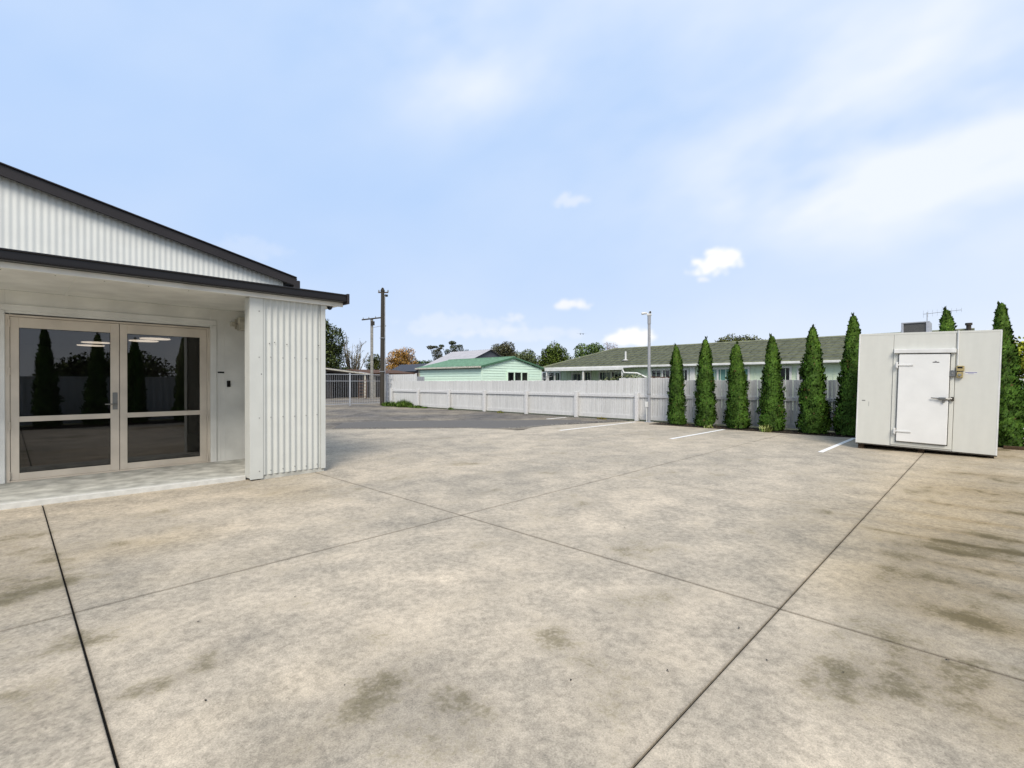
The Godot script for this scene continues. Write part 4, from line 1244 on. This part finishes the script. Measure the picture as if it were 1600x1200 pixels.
# ------------------------------------------------------------------ gate, poles and sheds at the far end
func yard_behind_gate() -> void:
	for k in 2:
		var g := thing("mesh_gate", ["galvanised bar gate leaf next to the dark power pole", "galvanised bar fence panel beside the building corner"][k], "gate", Vector3([14.62, 11.75][k], 0, -28.05), 0, "galvanised bar gate leaves")
		var w: float = [2.62, 2.82][k]
		put("rail", between(Vector3(0.05, 1.90, -0.02), Vector3(w, 1.94, 0.02), 0.004), M.galv, g)
		put("rail", between(Vector3(0.05, 0.10, -0.02), Vector3(w, 0.14, 0.02), 0.004), M.galv, g)
		put("rail", between(Vector3(0.05, 1.50, -0.018), Vector3(w, 1.53, 0.018), 0.004), M.galv, g)
		put("post", between(Vector3(-0.045, 0, -0.045), Vector3(0.045, 2.0, 0.045), 0.006), M.galv, g)
		if k == 0: put("post", between(Vector3(w, 0, -0.045), Vector3(w + 0.09, 2.0, 0.045), 0.006), M.galv, g)
		var bm := B.new().tube([Vector3(0, 0.12, 0), Vector3(0, 1.92, 0)], [0.007, 0.007], 5).mesh()
		var x := 0.16
		while x < w - 0.05:
			put("bar", bm, M.galv, g, Vector3(x, 0, 0))
			x += 0.115
	# the dark hardwood pole by the gate
	var p := thing("power_pole", "tall dark weathered timber pole beside the bar gate", "utility pole", Vector3(16.42, 0, -27.35))
	put("pole", B.new().tube([Vector3(0, -0.1, 0), Vector3(0.02, 3.5, 0), Vector3(0.045, 7.15, 0)], [0.135, 0.125, 0.105], 12).mesh(), M.old_timber, p)
	put("pole_cap", B.new().tube([Vector3(0.045, 7.15, 0), Vector3(0.045, 7.22, 0), Vector3(0.045, 7.38, 0)], [0.14, 0.13, 0.05], 10).mesh(), M.old_timber, p)
	put("cross_bracket", B.new().box(Vector3(0.06, 7.08, 0.04), Vector3(0.62, 0.07, 0.07), 0.006, Basis(Vector3.UP, -0.75)).mesh(), M.timber, p)
	for s in [-0.27, 0.0, 0.30]:
		put("insulator", B.new().tube([Vector3(0.06 + s * 0.73, 7.10, 0.04 + s * 0.68), Vector3(0.06 + s * 0.73, 7.16, 0.04 + s * 0.68), Vector3(0.06 + s * 0.73, 7.24, 0.04 + s * 0.68)], [0.035, 0.05, 0.025], 8).mesh(), M.screw, p)
	put("fuse_box", between(Vector3(0.20, 6.85, -0.05), Vector3(0.38, 6.98, 0.08), 0.01), M.old_timber, p)
	put("conduit", B.new().tube([Vector3(0.15, 0, 0.08), Vector3(0.16, 3.5, 0.07), Vector3(0.17, 6.9, 0.05)], [0.03, 0.03, 0.03], 6).mesh(), M.galv, p)
	for y in [2.1, 4.2]: put("strap", B.new().tube([Vector3(0.02, y, 0), Vector3(0.02, y + 0.03, 0)], [0.17, 0.17], 12).mesh(), M.galv, p)
	# the pale concrete pole farther back
	var c := thing("concrete_pole", "pale concrete power pole with a slanting crossarm behind the gate", "utility pole", Vector3(22.8, 0, -39.7))
	put("pole", B.new().box(Vector3(0, 3.5, 0), Vector3(0.21, 7.2, 0.20), 0.03).mesh(), M.pole_concrete, c)
	put("crossarm", B.new().box(Vector3(-0.05, 7.12, 0.16), Vector3(1.85, 0.11, 0.10), 0.008, Basis(Vector3.UP, -0.75) * Basis(Vector3(0, 0, 1), 0.12)).mesh(), M.old_timber, c)
	put("brace", B.new().box(Vector3(0, 6.72, 0.16), Vector3(0.36, 0.36, 0.06), 0.01).mesh(), M.old_timber, c)
	put("lamp_arm", B.new().tube([Vector3(0.1, 6.35, 0.1), Vector3(0.85, 6.55, 0.55)], [0.02, 0.02], 6).mesh(), M.screw, c)
	put("lamp_head", B.new().box(Vector3(0.9, 6.52, 0.58), Vector3(0.34, 0.10, 0.16), 0.03, Basis(Vector3.UP, -0.55)).mesh(), M.screw, c)
	for s in [-0.8, -0.3, 0.3, 0.8]:
		put("insulator", B.new().tube([Vector3(-0.05 + s * 0.72, 7.17 + s * 0.12, 0.16 + s * 0.68), Vector3(-0.05 + s * 0.72, 7.30 + s * 0.12, 0.16 + s * 0.68)], [0.04, 0.03], 6).mesh(), M.screw, c)
	# ladders
	for q in 2:
		var l := thing("ladder", ["brown timber ladder leaning by the shed opening", "grey metal ladder standing beside the gate post"][q], "ladder", [Vector3(21.6, -0.01, -39.2), Vector3(17.05, 0, -27.55)][q], [-44, -42][q])
		var mm: Material = [M.rust, M.galv][q]
		var w: float = [0.62, 0.40][q]
		var hh: float = [1.75, 1.95][q]
		for s in [-1, 1]: put("stile", between(Vector3(s * w * 0.5 - 0.03, 0, -0.02), Vector3(s * w * 0.5 + 0.03, hh, 0.02), 0.004), mm, l)
		for i in 6: put("rung", between(Vector3(-w * 0.5 + 0.03, 0.2 + i * hh / 6.4, -0.015), Vector3(w * 0.5 - 0.03, 0.25 + i * hh / 6.4, 0.015)), mm, l)
		l.rotation_degrees.x = -4
	# open shed with a single slope roof
	var s := thing("open_shed", "dark open fronted shed with a pale sloping roof edge behind the gate", "shed", Vector3(18.0, 0, -41.5))
	put("back_wall", between(Vector3(-3, 0, -4.0), Vector3(5.6, 2.4, -4.1)), M.dark_wall, s)
	rng.seed = 8
	for i in 13:
		put("board", between(Vector3(-3.0 + 0.42 * i, 0, -0.9 + rng.randf_range(0, 0.02)), Vector3(-2.59 + 0.42 * i, 2.2, -0.95), 0.006), M.dark_wall, s)
	put("side_wall", between(Vector3(5.5, 0, -0.1), Vector3(5.6, 2.2, -4.0)), M.dark_wall, s)
	put("roof", B.new().box(Vector3(1.4, 2.66, -2.0), Vector3(9.0, 0.06, 4.4), 0.0, Basis(Vector3(0, 0, 1), -0.105)).mesh(), M.roof_grey, s)
	put("roof_edge", B.new().box(Vector3(1.4, 2.60, 0.22), Vector3(9.0, 0.11, 0.03), 0.004, Basis(Vector3(0, 0, 1), -0.105)).mesh(), M.cream, s)
	put("front_post", between(Vector3(5.0, 0, 0.0), Vector3(5.16, 2.15, 0.14), 0.01), M.cream, s)
	put("front_post", between(Vector3(0.6, 0, 0.0), Vector3(0.74, 2.55, 0.14), 0.01), M.old_timber, s)

func far_buildings() -> void:
	var a := thing("low_workshop", "low cream shed with a rusty iron roof behind the power poles", "shed", Vector3(24.2, 0, -42.5))
	put("wall", between(Vector3(0, 0, 0), Vector3(5.2, 2.25, -4)), M.cream, a)
	put("roof", B.new().box(Vector3(2.6, 2.52, -1.9), Vector3(5.8, 0.05, 4.8), 0.0, Basis(Vector3(1, 0, 0), 0.09)).mesh(), M.rust, a)
	put("fascia", between(Vector3(-0.3, 2.12, 0.42), Vector3(5.5, 2.30, 0.45)), M.timber, a)
	put("door", between(Vector3(0.6, 0, 0.002), Vector3(1.5, 2.0, 0.03), 0.006), M.dark_wall, a)
	put("door", between(Vector3(2.6, 0, 0.002), Vector3(3.5, 2.0, 0.03), 0.006), M.old_timber, a)
	var b := thing("slate_shed", "dark slate grey shed left of the green garage", "shed", Vector3(29.6, 0, -43.0))
	put("wall", between(Vector3(0, 0, 0), Vector3(6.0, 2.55, -5)), M.slate, b)
	var gb := B.new()
	gb.quad(Vector3(0, 2.55, 0.001), Vector3(6, 2.55, 0.001), Vector3(6, 3.35, 0.001), Vector3(1.6, 3.3, 0.001))
	put("gable", gb.mesh(), M.slate, b)
	put("roof", B.new().box(Vector3(0.8, 2.98, -2.4), Vector3(2.0, 0.06, 5.4), 0.0, Basis(Vector3(0, 0, 1), 0.44)).mesh(), M.charcoal, b)
	put("roof", B.new().box(Vector3(3.9, 3.36, -2.4), Vector3(4.7, 0.06, 5.4), 0.0, Basis(Vector3(0, 0, 1), 0.012)).mesh(), M.charcoal, b)
	var c := thing("grey_house", "dark grey gabled house with a pale iron roof rising behind the green garage", "house", Vector3(30.8, 0, -32.8))
	var hw := 4.0
	var eh := 2.7
	var rh := 4.4
	put("wall", between(Vector3(-hw, 0, 0), Vector3(hw, eh, -5.2)), M.slate, c)
	var g := B.new()
	g.flat(Vector3(-hw, eh, 0.0), Vector3(hw, eh, 0.0), Vector3(0, rh, 0.0))
	put("gable", g.mesh(), M.slate, c)
	var g2 := B.new()
	g2.flat(Vector3(hw, eh, -5.2), Vector3(-hw, eh, -5.2), Vector3(0, rh, -5.2))
	put("gable", g2.mesh(), M.slate, c)
	for s in [1.0, -1.0]:
		var pitch := atan2(rh - eh, hw)
		var len := sqrt(hw * hw + pow(rh - eh, 2.0)) + 0.25
		var o := put("roof", B.new().corrugated(-2.85, 2.85, 0.0, func(_x: float) -> float: return len, 0.0, 0.3, 0.015, 4).mesh(), M.roof_grey, c, Vector3(-s * (hw + 0.23), eh - 0.05, -2.6))
		var up := Vector3(s * cos(pitch), sin(pitch), 0)
		var along := Vector3(0, 0, s)
		o.basis = Basis(along, up, along.cross(up))
	var r := thing("red_roofed_house", "distant house with a terracotta roof at the right edge", "house", Vector3(34.0, 0, 1.6))
	put("wall", between(Vector3(0.4, 0, 0.4), Vector3(8, 1.95, 8)), M.cream, r)
	var rr := B.new()
	rr.quad(Vector3(0, 1.9, 0), Vector3(0, 1.9, 8.4), Vector3(4.2, 2.75, 8.4), Vector3(4.2, 2.75, 0))
	rr.quad(Vector3(4.2, 2.75, 0), Vector3(4.2, 2.75, 8.4), Vector3(8.4, 1.9, 8.4), Vector3(8.4, 1.9, 0))
	rr.flat(Vector3(0, 1.9, 0), Vector3(4.2, 2.75, 0), Vector3(8.4, 1.9, 0))
	put("roof", rr.mesh(), M.terracotta, r)
	var pp := thing("power_pole", "far power pole with a crossarm standing behind the house hip", "utility pole", Vector3(57.1, 0, -41.7))
	put("pole", B.new().tube([Vector3(0, 0, 0), Vector3(0, 6.5, 0)], [0.20, 0.15], 8).mesh(), M.pole_concrete, pp)
	put("crossarm", B.new().box(Vector3(0, 6.35, 0), Vector3(1.6, 0.16, 0.16), 0.0, Basis(Vector3.UP, -0.78)).mesh(), M.old_timber, pp)
	# two birds over the house
	for i in 2:
		var bd := B.new()
		bd.tube([Vector3(-0.18, 0, 0), Vector3(-0.08, 0.01, 0), Vector3(0.08, 0, 0), Vector3(0.2, 0.02, 0)], [0.01, 0.06, 0.05, 0.015], 8)
		bd.quad(Vector3(-0.06, 0.02, 0.03), Vector3(0.08, 0.02, 0.03), Vector3(0.05, 0.10, 0.42), Vector3(-0.02, 0.10, 0.42))
		bd.quad(Vector3(-0.06, 0.02, -0.03), Vector3(0.08, 0.02, -0.03), Vector3(0.05, 0.12, -0.42), Vector3(-0.02, 0.12, -0.42))
		var o := put("bird", bd.mesh(), M.black, null, Vector3(46.6, 7.05, -34.2) + Vector3(0.2, 0, 0.25) * i)
		o.rotation_degrees.y = 40
		tag(o, ["tiny dark bird in flight above the house, the left one", "tiny dark bird in flight above the house, the right one"][i], "bird", "birds flying over the house")

# ------------------------------------------------------------------ trees
func trees() -> void:
	var g := "narrow conifers along the fence"
	cypress(Vector3(15.8, 0, -7.57), 2.62, 0.34, 101, "narrow green conifer nearest the camera pole", g)
	cypress(Vector3(15.8, 0, -6.60), 2.80, 0.37, 102, "narrow conifer second from the camera pole, with a white flower at its foot", g)
	cypress(Vector3(15.8, 0, -5.59), 2.58, 0.39, 103, "shorter narrow conifer in front of the teal curtained window", g)
	cypress(Vector3(15.8, 0, -4.62), 2.76, 0.41, 104, "narrow conifer with a pale weed at its foot, fourth along the fence", g, 1.2)
	cypress(Vector3(15.8, 0, -3.55), 2.95, 0.46, 105, "broad based narrow conifer next but one to the cool room", g, 1.3)
	cypress(Vector3(15.8, 0, -2.66), 3.18, 0.44, 106, "tall narrow conifer touching the left side of the cool room", g, 1.25)
	cypress(Vector3(15.75, 0, -1.52), 2.80, 0.42, 107, "conifer whose tip shows left of the condenser unit", g, 1.3)
	cypress(Vector3(15.75, 0, -0.70), 3.15, 0.42, 108, "conifer whose tip shows above the cool room right of the condenser", g, 1.3)
	cypress(Vector3(15.55, 0, 0.24), 3.17, 0.46, 109, "tall dark conifer right of the cool room", g, 1.35)
	var h := "conifers mirrored in the entrance glass"
	var mx := [[0.85, 3.1], [2.06, 3.0], [3.15, 2.9], [4.58, 3.05], [-1.4, 2.9]]
	for i in mx.size(): cypress(Vector3(mx[i][0], 0, 2.05), mx[i][1], 0.40, 120 + i, ["conifer mirrored at the left side of the left door leaf", "conifer mirrored beside the handle of the left door leaf", "conifer mirrored at the left side of the right door leaf", "conifer mirrored at the right side of the right door leaf", "conifer by the boundary fence mirrored left of the doors"][i], h, 1.25)
	# the broad trees behind the yards
	var dark_a := Color(0.032, 0.048, 0.016)
	var dark_b := Color(0.10, 0.125, 0.04)
	broad_tree("broadleaf_tree", "big dark green tree rising beside the building corner", Vector3(22.2, 0, -50.8), 8.2, 0.3, round_clumps(6.4, 1.6, 7.6, 12, 1), 620, 0.20, dark_a, dark_b, 201)
	bare_tree(Vector3(27.4, 0, -52.0), 7.0, 202)
	broad_tree("autumn_tree", "golden autumn tree behind the sheds", Vector3(34.6, 0, -53.2), 5.7, 0.16, round_clumps(4.3, 2.4, 5.0, 9, 3), 560, 0.15, Color(0.22, 0.11, 0.025), Color(0.48, 0.28, 0.075), 203)
	broad_tree("broadleaf_tree", "small dark green tree left of the golden autumn tree", Vector3(33.0, 0, -56.5), 5.2, 0.16, round_clumps(2.8, 2.4, 4.6, 7, 4), 560, 0.16, dark_a, Color(0.11, 0.12, 0.035), 204)
	broad_tree("broadleaf_tree", "low green treetop just left of the garage roof", Vector3(44.4, 0, -61.9), 4.4, 0.16, round_clumps(5.2, 2.2, 4.0, 7, 5), 420, 0.2, Color(0.03, 0.06, 0.015), Color(0.07, 0.13, 0.03), 205)
	# sparse tufted gums above the grey house
	var gum := "sparse tufted treetops above the grey house"
	broad_tree("gum_tree", "leaning sparse gum tree left of the grey house roof", Vector3(48.6, 0, -64.7), 7.2, 0.14, [[-0.6, 7.1, -0.5, .55, .5], [0.2, 6.2, 0.2, .8, .8], [0.5, 5.3, 0.3, .8, .8], [0.3, 6.9, 0.9, .35, .5], [0.9, 4.6, 0.6, .7, .7]], 900, 0.16, Color(0.06, 0.065, 0.04), Color(0.14, 0.135, 0.08), 206, gum)
	broad_tree("gum_tree", "tall sparse gum tree with small flat tufts above the grey house ridge", Vector3(51.8, 0, -64.4), 8.0, 0.13, [[0.1, 8.0, 0, .62, .42], [-1.3, 7.5, -1.1, .45, .42], [-2.0, 7.3, -1.9, .42, .45], [0.5, 6.9, 0.2, .85, .9], [-0.6, 6.4, -0.4, .5, 1.0], [0.9, 6.0, 0.5, .8, .8]], 900, 0.16, Color(0.045, 0.06, 0.035), Color(0.10, 0.12, 0.06), 207, gum)
	broad_tree("gum_tree", "thin gum tree with a drooping tuft right of the tall sparse gum", Vector3(54.2, 0, -65.0), 7.6, 0.12, [[-0.1, 7.6, 0, .45, .5], [0.1, 7.0, 0.1, .40, 1.1], [0.7, 6.7, 0.8, .35, 1.0]], 900, 0.15, Color(0.045, 0.06, 0.04), Color(0.10, 0.12, 0.07), 208, gum)
	broad_tree("broadleaf_tree", "olive brown tree behind the garage ridge", Vector3(52.8, 0, -53.3), 7.6, 0.2, round_clumps(4.6, 3.6, 6.9, 9, 9), 520, 0.2, Color(0.05, 0.06, 0.03), Color(0.14, 0.13, 0.07), 209)
	broad_tree("broadleaf_tree", "lighter green tree right of the garage ridge", Vector3(57.2, 0, -53.1), 6.6, 0.2, round_clumps(5.2, 2.8, 5.9, 9, 10), 420, 0.2, Color(0.055, 0.09, 0.03), Color(0.17, 0.20, 0.09), 210)
	broad_tree("blossom_tree", "pale pink blossoming shrub tree right of the garage gable", Vector3(56.0, 0, -47.2), 5.2, 0.14, round_clumps(3.2, 2.6, 4.8, 7, 11), 330, 0.15, Color(0.12, 0.13, 0.06), Color(0.52, 0.40, 0.36), 211)
	broad_tree("round_tree", "dense rounded green tree between the garage and the house", Vector3(45.1, 0, -36.9), 6.2, 0.25, [[0, 2.6, 0, 2.1, .9], [-.7, 3.3, -.8, 1.5, .9], [.8, 3.3, .8, 1.5, .9], [0, 4.2, 0, 1.6, .9], [0.1, 5.2, 0, 0.95, .95], [-1.5, 2.6, -1.4, 1.0, .9], [1.5, 2.5, 1.4, 1.05, .9], [-.4, 4.7, -.4, 1.0, .9], [.5, 4.6, .5, 1.0, .9], [-2.0, 2.4, -2.1, .8, .8]], 620, 0.17, Color(0.035, 0.062, 0.012), Color(0.12, 0.165, 0.03), 212)
	broad_tree("broadleaf_tree", "loose light green tree behind the hip of the house roof", Vector3(51.3, 0, -36.2), 6.3, 0.16, round_clumps(4.2, 3.2, 5.9, 9, 13), 430, 0.18, Color(0.05, 0.10, 0.02), Color(0.16, 0.24, 0.06), 213)
	broad_tree("blossom_tree", "thin pinkish tree above the left end of the house ridge", Vector3(55.6, 0, -35.8), 6.6, 0.12, round_clumps(3.2, 4.0, 6.4, 8, 14), 170, 0.14, Color(0.20, 0.13, 0.10), Color(0.45, 0.32, 0.28), 214)
	broad_tree("broadleaf_tree", "rounded treetop peeping over the house ridge", Vector3(62.2, 0, -22.1), 6.6, 0.25, round_clumps(6.0, 4.2, 6.0, 8, 15), 420, 0.2, Color(0.045, 0.06, 0.015), Color(0.13, 0.14, 0.04), 215)
	broad_tree("broadleaf_tree", "yellow green leafy branch at the right edge beyond the fence", Vector3(24.8, 0, 1.05), 3.0, 0.08, round_clumps(2.0, 1.7, 2.7, 7, 16), 700, 0.15, Color(0.14, 0.19, 0.02), Color(0.42, 0.44, 0.05), 216)
	broad_tree("shrub", "shrub with pale leaves behind the fence in front of the veranda", Vector3(21.4, 0, -13.0), 2.15, 0.04, [[0, 1.55, 0, .42, .7], [-.1, 1.45, -.7, .38, .7], [.1, 1.5, .65, .42, .8], [0, 1.4, 1.25, .36, .8], [0, 1.35, -1.2, .34, .7]], 900, 0.09, Color(0.06, 0.09, 0.03), Color(0.26, 0.27, 0.15), 217)
	# hedge line and trees on the far side, mirrored in the glass only
	broad_tree("broadleaf_tree", "low dark tree beyond the boundary fence, mirrored at the left of the glass", Vector3(-1.8, 0, 14), 3.0, 0.12, round_clumps(4.0, 1.0, 2.5, 8, 18), 420, 0.2, dark_a, dark_b, 218)
	broad_tree("broadleaf_tree", "low dark tree beyond the boundary fence, mirrored between the conifers", Vector3(4.4, 0, 20), 2.8, 0.12, round_clumps(6.0, 0.8, 2.3, 10, 19), 320, 0.22, dark_a, dark_b, 219)

func bare_tree(p: Vector3, h: float, sd: int) -> void:
	rng.seed = sd
	var t := thing("bare_tree", "bare branching tree with a few pale leaves beside the concrete pole", "tree", p)
	var wood := B.new()
	var twigs := B.new()
	twigs.uses_color = true
	wood.tube([Vector3(0, -0.1, 0), Vector3(0, h * 0.3, 0)], [0.22, 0.16], 8)
	for i in 20:
		var a := i * 2.399
		var lean := rng.randf_range(0.12, 0.55)
		var o := Vector3(0, h * rng.randf_range(0.12, 0.32), 0)
		var d := Vector3(cos(a) * lean, 1, sin(a) * lean).normalized()
		var len := h * rng.randf_range(0.42, 0.68) * (1.15 - lean * 0.8)
		var m := o + d * len * 0.5 + Vector3(cos(a), 0, sin(a)) * 0.2
		var e := o + d * len
		wood.tube([o, m, e], [0.075, 0.05, 0.02], 5)
		for k in 7:
			var q := o.lerp(e, rng.randf_range(0.35, 0.98))
			var f := q + (d + rnd3() * 0.7).normalized() * rng.randf_range(0.4, 1.1)
			wood.tube([q, f], [0.022, 0.008], 4, false)
			for l in 9:
				var s := q.lerp(f, rng.randf()) + rnd3() * 0.12
				var up := (Vector3.UP + rnd3()).normalized() * rng.randf_range(0.08, 0.17)
				leaf(twigs, s, up, up.cross(rnd3()).normalized() * 0.03, rnd3().normalized(), Color(0.26, 0.24, 0.12).lerp(Color(0.42, 0.38, 0.22), rng.randf()))
	put("branches", wood.mesh(), M.pale_bark, t)
	put("crown", twigs.mesh(), M.leaf, t)

# ------------------------------------------------------------------ small things
func small_things() -> void:
	# steel pole with two bullet cameras
	var t := thing("camera_pole", "slim galvanised pole carrying two bullet cameras in front of the fence", "camera pole", Vector3(16.2, 0, -8.83))
	put("base_plate", between(Vector3(-0.12, -0.01, -0.12), Vector3(0.12, 0.016, 0.12), 0.004), M.galv, t)
	put("pole", B.new().tube([Vector3(0, 0.01, 0), Vector3(0, 3.55, 0)], [0.053, 0.050], 14).mesh(), M.pole, t)
	put("collar", B.new().tube([Vector3(0, 3.55, 0), Vector3(0, 3.85, 0)], [0.060, 0.060], 14).mesh(), M.pole, t)
	put("bracket", B.new().box(Vector3(0, 3.89, 0), Vector3(0.13, 0.08, 0.13), 0.01).mesh(), M.white, t)
	var cd := [Vector3(-0.10, 0.02, -0.24), Vector3(-0.05, 0.02, 0.07)]
	for i in 2:
		var o: Vector3 = Vector3(0, 3.95, 0) + cd[i] * 0.35
		var e: Vector3 = Vector3(0, 3.92, 0) + cd[i] + Vector3(0, 0.03 * i, 0)
		var cm := B.new()
		cm.tube([Vector3(0, 3.90, 0), o], [0.018, 0.018], 6)
		cm.tube([o, e], [0.042, 0.048], 10)
		var c := put("camera", cm.mesh(), M.white, t)
		put("lens", B.new().tube([e, e + (e - o).normalized() * 0.01], [0.04, 0.036], 10).mesh(), M.black, c)
	put("junction_box", between(Vector3(-0.13, 0.55, -0.10), Vector3(-0.055, 0.74, 0.0), 0.008), M.white, t)
	put("cable_conduit", B.new().tube([Vector3(-0.08, 0.0, -0.05), Vector3(-0.08, 0.55, -0.05)], [0.016, 0.016], 6).mesh(), M.white, t)
	put("strap", B.new().tube([Vector3(0, 1.0, 0), Vector3(0, 1.03, 0)], [0.062, 0.062], 12).mesh(), M.screw, t)
	# weeds along the far end of the fence
	var ga := Color(0.05, 0.11, 0.015)
	var gb := Color(0.17, 0.27, 0.05)
	var w := "grass tufts at the far end of the fence"
	tuft("grass_tuft", "large grass tuft at the foot of the dark power pole", "weeds", Vector3(16.15, -0.01, -25.9), 0.35, 0.9, 0.42, 900, ga, gb, 301, w, 0.012)
	tuft("grass_tuft", "bushy green weed clump at the end post of the paling fence", "weeds", Vector3(16.2, -0.01, -24.6), 0.35, 0.7, 0.55, 1100, ga, gb, 302, w, 0.014)
	tuft("grass_tuft", "low straggling grass strip along the fence foot past the end post", "weeds", Vector3(16.15, -0.01, -23.2), 0.3, 0.9, 0.22, 600, ga, gb, 303, w, 0.010)
	var y := "small weeds along the fence foot"
	tuft("weed", "small weed at the foot of the third fence post", "weeds", Vector3(16.25, -0.01, -20.3), 0.12, 0.25, 0.22, 120, ga, gb, 304, y)
	tuft("weed", "yellowish weed in the middle of the fence bay before the garage window", "weeds", Vector3(16.25, -0.01, -16.6), 0.10, 0.22, 0.20, 90, Color(0.18, 0.22, 0.04), Color(0.36, 0.34, 0.07), 305, y)
	tuft("weed", "yellow weed near the last fence post before the camera pole", "weeds", Vector3(16.25, -0.01, -10.9), 0.10, 0.24, 0.14, 90, Color(0.22, 0.20, 0.03), Color(0.42, 0.33, 0.06), 306, y)
	tuft("garden_weed", "pale yellow green weed at the foot of the second conifer", "weeds", Vector3(15.42, 0, -6.35), 0.10, 0.14, 0.16, 90, Color(0.20, 0.28, 0.06), Color(0.50, 0.52, 0.22), 307, "", 0.02)
	tuft("garden_weed", "tall pale weed in front of the fourth conifer", "weeds", Vector3(15.36, 0, -4.66), 0.10, 0.12, 0.34, 110, Color(0.18, 0.27, 0.06), Color(0.46, 0.50, 0.20), 308, "", 0.025)
	# loose litter on the bed
	rng.seed = 50
	var lt := B.new()
	lt.uses_color = true
	for i in 900:
		var q := Vector3(rng.randf_range(15.4, 16.42), 0.016, rng.randf_range(-8.3, 2.0))
		var d := Vector3(rng.randf_range(-1, 1), rng.randf_range(0.0, 0.35), rng.randf_range(-1, 1)).normalized() * rng.randf_range(0.03, 0.08)
		leaf(lt, q, d, d.cross(Vector3.UP).normalized() * 0.012, Vector3.UP, Color(0.09, 0.065, 0.04).lerp(Color(0.24, 0.17, 0.09), rng.randf()))
	var l := put("leaf_litter", lt.mesh(), M.leaf)
	tag(l, "dry leaf litter on the soil under the conifers", "litter", "", "stuff")
	# loose stones at the edge of the seal and along the fence foot
	rng.seed = 71
	var gr := B.new()
	var line := [Vector2(6.8, -14.6), Vector2(8.43, -13.22), Vector2(10.02, -11.9), Vector2(10.6, -10.9), Vector2(11.8, -10.6), Vector2(13.2, -10.55), Vector2(15.9, -9.8)]
	for i in 1500:
		var q: Vector2
		if i < 900:
			var k := rng.randi() % 6
			q = line[k].lerp(line[k + 1], rng.randf()) + Vector2(rng.randf_range(-1, 1), rng.randf_range(-1, 1)) * 0.35 * rng.randf() + Vector2(0.05, -0.12)
		else: q = Vector2(16.45 - 0.5 * pow(rng.randf(), 2.0), rng.randf_range(-26.0, -9.2))
		var s := rng.randf_range(0.006, 0.020)
		gr.box(Vector3(q.x, -0.008 + s * 0.3, q.y), Vector3(s, s * 0.7, s * 1.2), 0.0, Basis(Vector3.UP, rng.randf() * TAU) * Basis(Vector3.RIGHT, rng.randf() * 0.6))
	tag(put("gravel", gr.mesh(), M.pole_concrete), "loose gravel along the broken edge of the asphalt", "gravel", "", "stuff")
	# timber edging by the cool room
	var e := put("timber_edging", between(Vector3(15.05, -0.01, 0.22), Vector3(15.14, 0.07, 3.0), 0.006), M.timber)
	tag(e, "low weathered timber edging on the ground right of the cool room", "edging")
	# a few dark leaves and crumbs lying on the concrete
	rng.seed = 61
	var spots := [[0.80, -3.42], [0.62, -2.55], [1.35, -3.35], [2.05, -3.75], [1.12, -2.2], [2.30, -1.15], [2.58, -1.2], [3.0, -1.05], [2.75, -0.82], [2.9, -0.52], [1.6, -4.1], [4.28, -2.6], [1.9, -1.45], [3.4, -0.15]]
	for i in spots.size():
		var b := B.new()
		b.uses_color = true
		var s := rng.randf_range(0.006, 0.012)
		for k in 3:
			var d := Vector3(rng.randf_range(-1, 1), 0.25, rng.randf_range(-1, 1)).normalized() * s
			leaf(b, Vector3(0, 0.004, 0) + Vector3(rng.randf_range(-1, 1), 0, rng.randf_range(-1, 1)) * s * 0.4, d, d.cross(Vector3.UP).normalized() * s * 0.35, Vector3.UP, Color(0.03, 0.027, 0.022))
		var o := put("fallen_leaf", b.mesh(), M.leaf, null, Vector3(spots[i][0], 0, spots[i][1]))
		tag(o, "tiny dark curled leaf lying on the bare concrete", "leaf", "fallen leaves scattered on the concrete")
